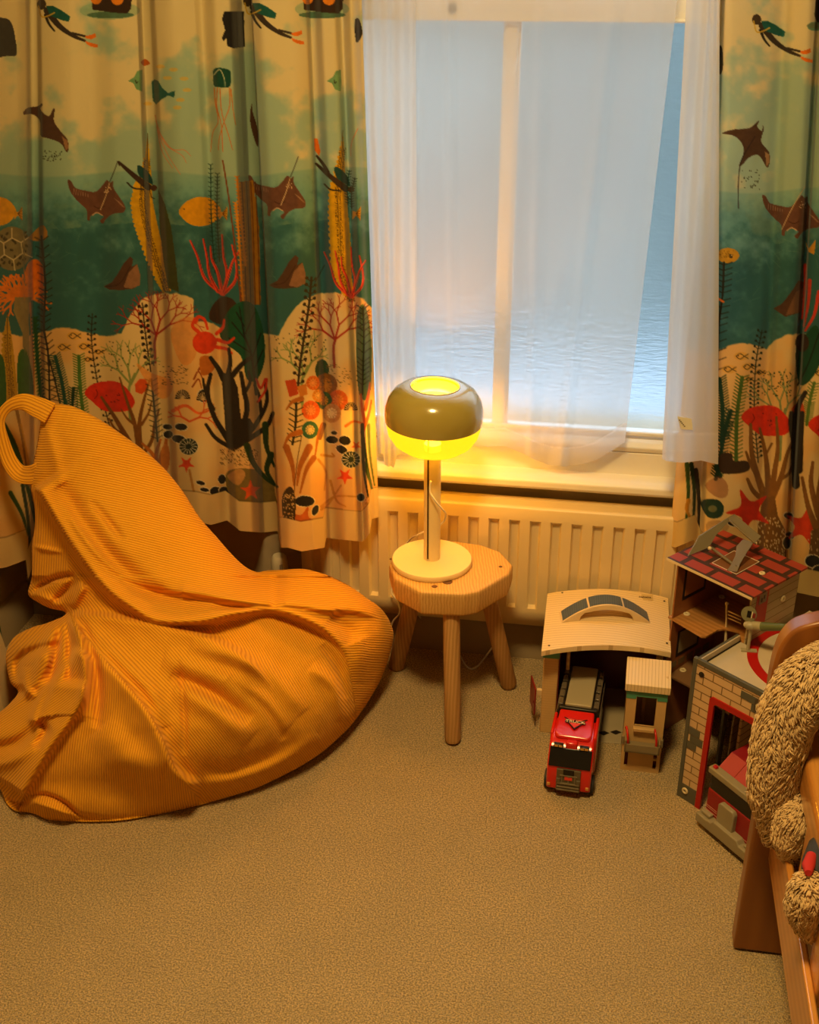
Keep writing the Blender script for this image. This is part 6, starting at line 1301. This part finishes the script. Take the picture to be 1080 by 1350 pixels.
e_ = MB().prism(poly, (1.452, 1.487), lambda u, v, w: (u, w, v)).build('end_board', m_varp, bed, off=BO, bevel=.005, seg=3)
MB().box((.308, -.6, .20), (.3185, 1.452, .302)).build('side_rail', m_varr, bed, off=BO, bevel=.003)
MB().prism([(.40, .402), (.40, .455), (.40, .455)][:0] or [(.316, .402), (.350, .402), (.350, .447), (.343, .458), (.324, .458), (.316, .450)], (-.6, 1.440), lambda u, v, w: (u, w, v)).build('guard_rail', m_varr, bed, off=BO, bevel=.005, seg=3)
for y0 in (1.245, 1.105, .965, .825):
    MB().box((.3185, y0, .278), (.334, y0+.058, .412)).build('slat', m_var, bed, off=BO, bevel=.004, seg=3)
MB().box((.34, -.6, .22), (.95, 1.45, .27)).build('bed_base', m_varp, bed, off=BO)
mt = MB().box((.355, -.6, .272), (.95, 1.44, .36)).build('mattress_side', mat('brown_fabric', (.20, .10, .045), .9, nscale=40, namt=.3), bed, off=BO, bevel=.02, seg=3)
MB().box((.90, -.6, 0), (.94, -.56, .6)).build('leg', m_var, bed, off=BO)
# ------------------------------------------------------------------ shaggy plush animal
PB = np.array([.30, 1.39, .25]); plu = thing('plush_animal', 'shaggy light brown plush animal with a red and navy cuff, slung over the bed side', 'plush toy', PB)
m_skin = mat('plush_backing', (.46, .32, .17), .95)
m_fur = mat('shaggy_fur', (.74, .52, .26), .85, nscale=60, namt=.2, sheen=.2)
def limb(pts, Y, seg=22):
    P = [ony(x, y, Y+dy) for x, y, r, dy in pts]; R = [r/860.0 for x, y, r, dy in pts]
    P2 = smooth_path(P, 5); R2 = np.interp(np.linspace(0, 1, len(P2)), np.linspace(0, 1, len(R)), R)
    a, b = P2[0], P2[-1]; d0 = (P2[0]-P2[1]); d0 /= np.linalg.norm(d0); d1 = (P2[-1]-P2[-2]); d1 /= np.linalg.norm(d1)
    cap0 = [a+d0*R2[0]*k for k in (.95, .75, .4)]; cap1 = [b+d1*R2[-1]*k for k in (.4, .75, .95)]
    return MB().tube(cap0+P2+cap1, [R2[0]*q for q in (.28, .66, .92)]+list(R2)+[R2[-1]*q for q in (.92, .66, .28)], seg)
def furcover(o_verts, o_faces, n, name, parent, length=.0155, root=.00125, flow=(-.15, -.25, -1.0), off=PB, lift=.55, seed=1):
    r = np.random.RandomState(seed); V = np.array(o_verts); tri = []
    for f in o_faces:
        for k in range(1, len(f)-1): tri.append((f[0], f[k], f[k+1]))
    tri = np.array(tri); A, B, C = V[tri[:, 0]], V[tri[:, 1]], V[tri[:, 2]]; N = np.cross(B-A, C-A); ar = np.linalg.norm(N, axis=1); Nn = N/(ar[:, None]+1e-12)
    idx = r.choice(len(tri), n, p=ar/ar.sum()); u, v = r.rand(n, 1), r.rand(n, 1); m = (u+v) > 1; u = np.where(m, 1-u, u); v = np.where(m, 1-v, v)
    P = A[idx]+(B-A)[idx]*u+(C-A)[idx]*v; n_ = Nn[idx]
    # outward orientation
    cl = vnoise(64, 64, 9, seed+50, 3); gx = (np.clip((P[:, 0]-V[:, 0].min())/(np.ptp(V[:, 0])+1e-6), 0, .99)*63).astype(int); gz = (np.clip((P[:, 2]-V[:, 2].min())/(np.ptp(V[:, 2])+1e-6), 0, .99)*63).astype(int)
    sw = (cl[gz, gx]-.5)[:, None]*3.2
    fl = np.array(flow)[None]+sw*np.array([[1.0, 0, .3]])+r.randn(n, 3)*.28
    fl = fl-n_*(fl*n_).sum(1, keepdims=True); fl /= np.linalg.norm(fl, axis=1, keepdims=True)+1e-9
    L_ = length*(.7+.6*r.rand(n, 1)); d0 = n_*lift*1.5+fl*.6; d0 /= np.linalg.norm(d0, axis=1, keepdims=True); d1 = n_*lift*.2+fl; d1 /= np.linalg.norm(d1, axis=1, keepdims=True)
    p0 = P-n_*.001; p1 = p0+d0*L_*.45; p2 = p1+d1*L_*.38; p3 = p2+d1*L_*.24-n_*L_*.05
    s = np.cross(d0, n_); s /= np.linalg.norm(s, axis=1, keepdims=True)+1e-9; t = np.cross(s, d1)
    rw = root*(.7+.6*r.rand(n, 1)); vs = []
    for p, k in ((p0, 1.0), (p1, 1.05), (p2, .7)):
        vs += [p+s*rw*k, p+t*rw*k*.8, p-s*rw*k, p-t*rw*k*.8]
    vs.append(p3); vs = np.stack(vs, 1)-np.array(off); M_ = vs.shape[1]
    f = []; 
    for j in range(2):
        for k in range(4): f.append((j*4+k, j*4+(k+1) % 4, j*4+4+(k+1) % 4, j*4+4+k))
    f4 = np.array(f); f3 = np.array([(8+k, 8+(k+1) % 4, 12) for k in range(4)]); base = (np.arange(n)*M_)[:, None, None]
    F4 = (f4[None]+base).reshape(-1, 4); F3 = (f3[None]+base).reshape(-1, 3)
    me = bpy.data.meshes.new(name); me.vertices.add(n*M_); me.vertices.foreach_set('co', vs.reshape(-1)); li = np.concatenate([F4.reshape(-1), F3.reshape(-1)]); me.loops.add(len(li)); me.loops.foreach_set('vertex_index', li)
    ls = np.concatenate([np.arange(len(F4))*4, len(F4)*4+np.arange(len(F3))*3]); me.polygons.add(len(ls)); me.polygons.foreach_set('loop_start', ls); me.update(calc_edges=True); me.polygons.foreach_set('use_smooth', np.ones(len(ls), bool)); me.materials.append(m_fur); me.validate()
    o = bpy.data.objects.new(name, me); COL.objects.link(o); o.parent = parent; o['kind'] = 'stuff'; return o
def limbs(name, L_, nf, seed, **k):
    body = MB()
    for pts, Y in L_:
        l = limb(pts, Y); body.add(l.v, l.f)
    vv, ff = list(body.v), list(body.f)
    # outward winding so the tufts grow away from the cloth
    o = body.build(name, m_skin, plu, smooth=True, off=PB)
    me = o.data; V = [tuple(np.array(v.co)+PB) for v in me.vertices]; F = [tuple(p.vertices) for p in me.polygons]
    furcover(V, F, nf, 'fur', o, seed=seed, **k); return o
limbs('body', [([(1130, 885, 40, .03), (1092, 893, 36, .01), (1062, 910, 33, 0), (1036, 952, 29, -.005), (1025, 1000, 27, -.005), (1021, 1040, 26, 0), (1022, 1075, 19, .005), (1022, 1096, 13, .005)], 1.395), ([(1125, 910, 30, .0), (1095, 912, 26, .0), (1078, 916, 22, .0)], 1.395), ([(1060, 925, 24, .0), (1030, 955, 20, .0), (1014, 1000, 18, 0), (1008, 1045, 15, 0)], 1.40)], 21000, 3)
limbs('paw', [([(1054, 1062, 12, 0), (1048, 1080, 19, -.012), (1043, 1102, 19, -.012), (1042, 1120, 12, -.012)], 1.365)], 3600, 5, length=.012)
limbs('lower_paw', [([(1077, 1160, 12, .02), (1066, 1175, 17, 0), (1061, 1196, 17, 0), (1063, 1216, 12, 0), (1067, 1228, 7, 0)], 1.165)], 3600, 8, length=.011)
cf = MB().tube([ony(1082, 1118, 1.24), ony(1076, 1138, 1.20), ony(1070, 1154, 1.18)], [.016, .017, .013], 18).build('cuff', mat('navy_fabric', (.03, .035, .05), .8, bscale=300, bstr=.3), plu, smooth='auto', off=PB)
MB().tube([ony(1070, 1128, 1.20), ony(1066, 1141, 1.18), ony(1066, 1151, 1.165)], [.0065, .008, .0045], 12).build('cuff_stripe', mat('red_fabric', (.50, .02, .02), .8), cf, smooth='auto', off=PB)
# ------------------------------------------------------------------ things at the left edge
kbx = float(ony(9, 900, 1.93)[0])
kn_ = thing('knitted_blanket', 'dark green bobbly knitted blanket hanging at the left edge beside the bean bag', 'blanket', (kbx-.06, 1.95, 0))
m_knit = mat('green_knit', (.02, .11, .04), .95, nscale=60, namt=.5)
mb = MB(); zt = .26
mb.box((kbx-.10, 1.935, .002), (kbx-.008, 1.965, zt)); 
blk_ = mb.build('blanket_cloth', m_knit, kn_, off=np.array(kn_.location), bevel=.01, seg=3)
bb = MB()
for i in range(7):
    for j in range(19):
        bb.ell((kbx-.012-.012*i, 1.933+.002*math.sin(i), .012+.0135*j+(.006 if i % 2 else 0)), (.0068, .0062, .0068), nu=10, nv=6)
o = bb.build('bobbles', m_knit, blk_, smooth=True, off=np.array(kn_.location)); o['kind'] = 'stuff'
cbx = float(ony(6, 925, 1.86)[0])
cb_ = thing('storage_box', 'cream storage box with a curved side, cut off by the left edge of the photo', 'box', (cbx-.06, 1.88, 0))
MB().prism([(cbx-.12, 0), (cbx, 0), (cbx-.001, .06), (cbx-.006, .12), (cbx-.014, .17), (cbx-.12, .17)], (1.85, 1.915), lambda u, v, w: (u, w, v)).build('box_side', plastic('cream_box', (.62, .50, .28), .5), cb_, off=np.array(cb_.location), bevel=.003)
MB().box((cbx-.118, 1.848, .170), (cbx-.014, 1.917, .180)).build('lid', bpy.data.materials['cream_box'], cb_, off=np.array(cb_.location), bevel=.003)
# ------------------------------------------------------------------ lights, world, view
def light(name, kind, loc, power, col, **k):
    d = bpy.data.lights.new(name, kind); d.energy = power; d.color = col
    for a, b in k.items():
        if a != 'rot': setattr(d, a, b)
    o = bpy.data.objects.new(name, d); COL.objects.link(o); o.location = loc
    if 'rot' in k: o.rotation_euler = k['rot']
    return o
light('lamp_bulb', 'POINT', tuple(LB+np.array([0, 0, SH+.055])), 29, (1, .43, .02), shadow_soft_size=.05)
light('ceiling_lamp', 'AREA', (-.2, .85, 2.32), 38.0, (1, .655, .225), shape='DISK', size=.35)
wd = bpy.data.worlds.new('dusk_sky'); bpy.context.scene.world = wd; wd.use_nodes = True; nt = wd.node_tree; L = nt.links.new
bg = nt.nodes['Background']
tc = _n(nt, 'ShaderNodeTexCoord'); sp = _n(nt, 'ShaderNodeSeparateXYZ'); L(tc.outputs['Generated'], sp.inputs[0])
cr = _n(nt, 'ShaderNodeValToRGB'); L(sp.outputs[2], cr.inputs[0])
cr.color_ramp.elements[0].position = 0; cr.color_ramp.elements[0].color = (.39, .50, .57, 1)
cr.color_ramp.elements[1].position = .6; cr.color_ramp.elements[1].color = (.44, .54, .62, 1)
L(cr.outputs[0], bg.inputs[0]); bg.inputs[1].default_value = 6.0
sc = bpy.context.scene
sc.view_settings.view_transform = 'Standard'; sc.view_settings.look = 'None'; sc.view_settings.exposure = 0.06; sc.view_settings.gamma = 1
sc.view_settings.use_curve_mapping = False
sc.cycles.max_bounces = 8; sc.cycles.transparent_max_bounces = 16; sc.cycles.use_denoising = True
sc.cycles.sample_clamp_indirect = 4
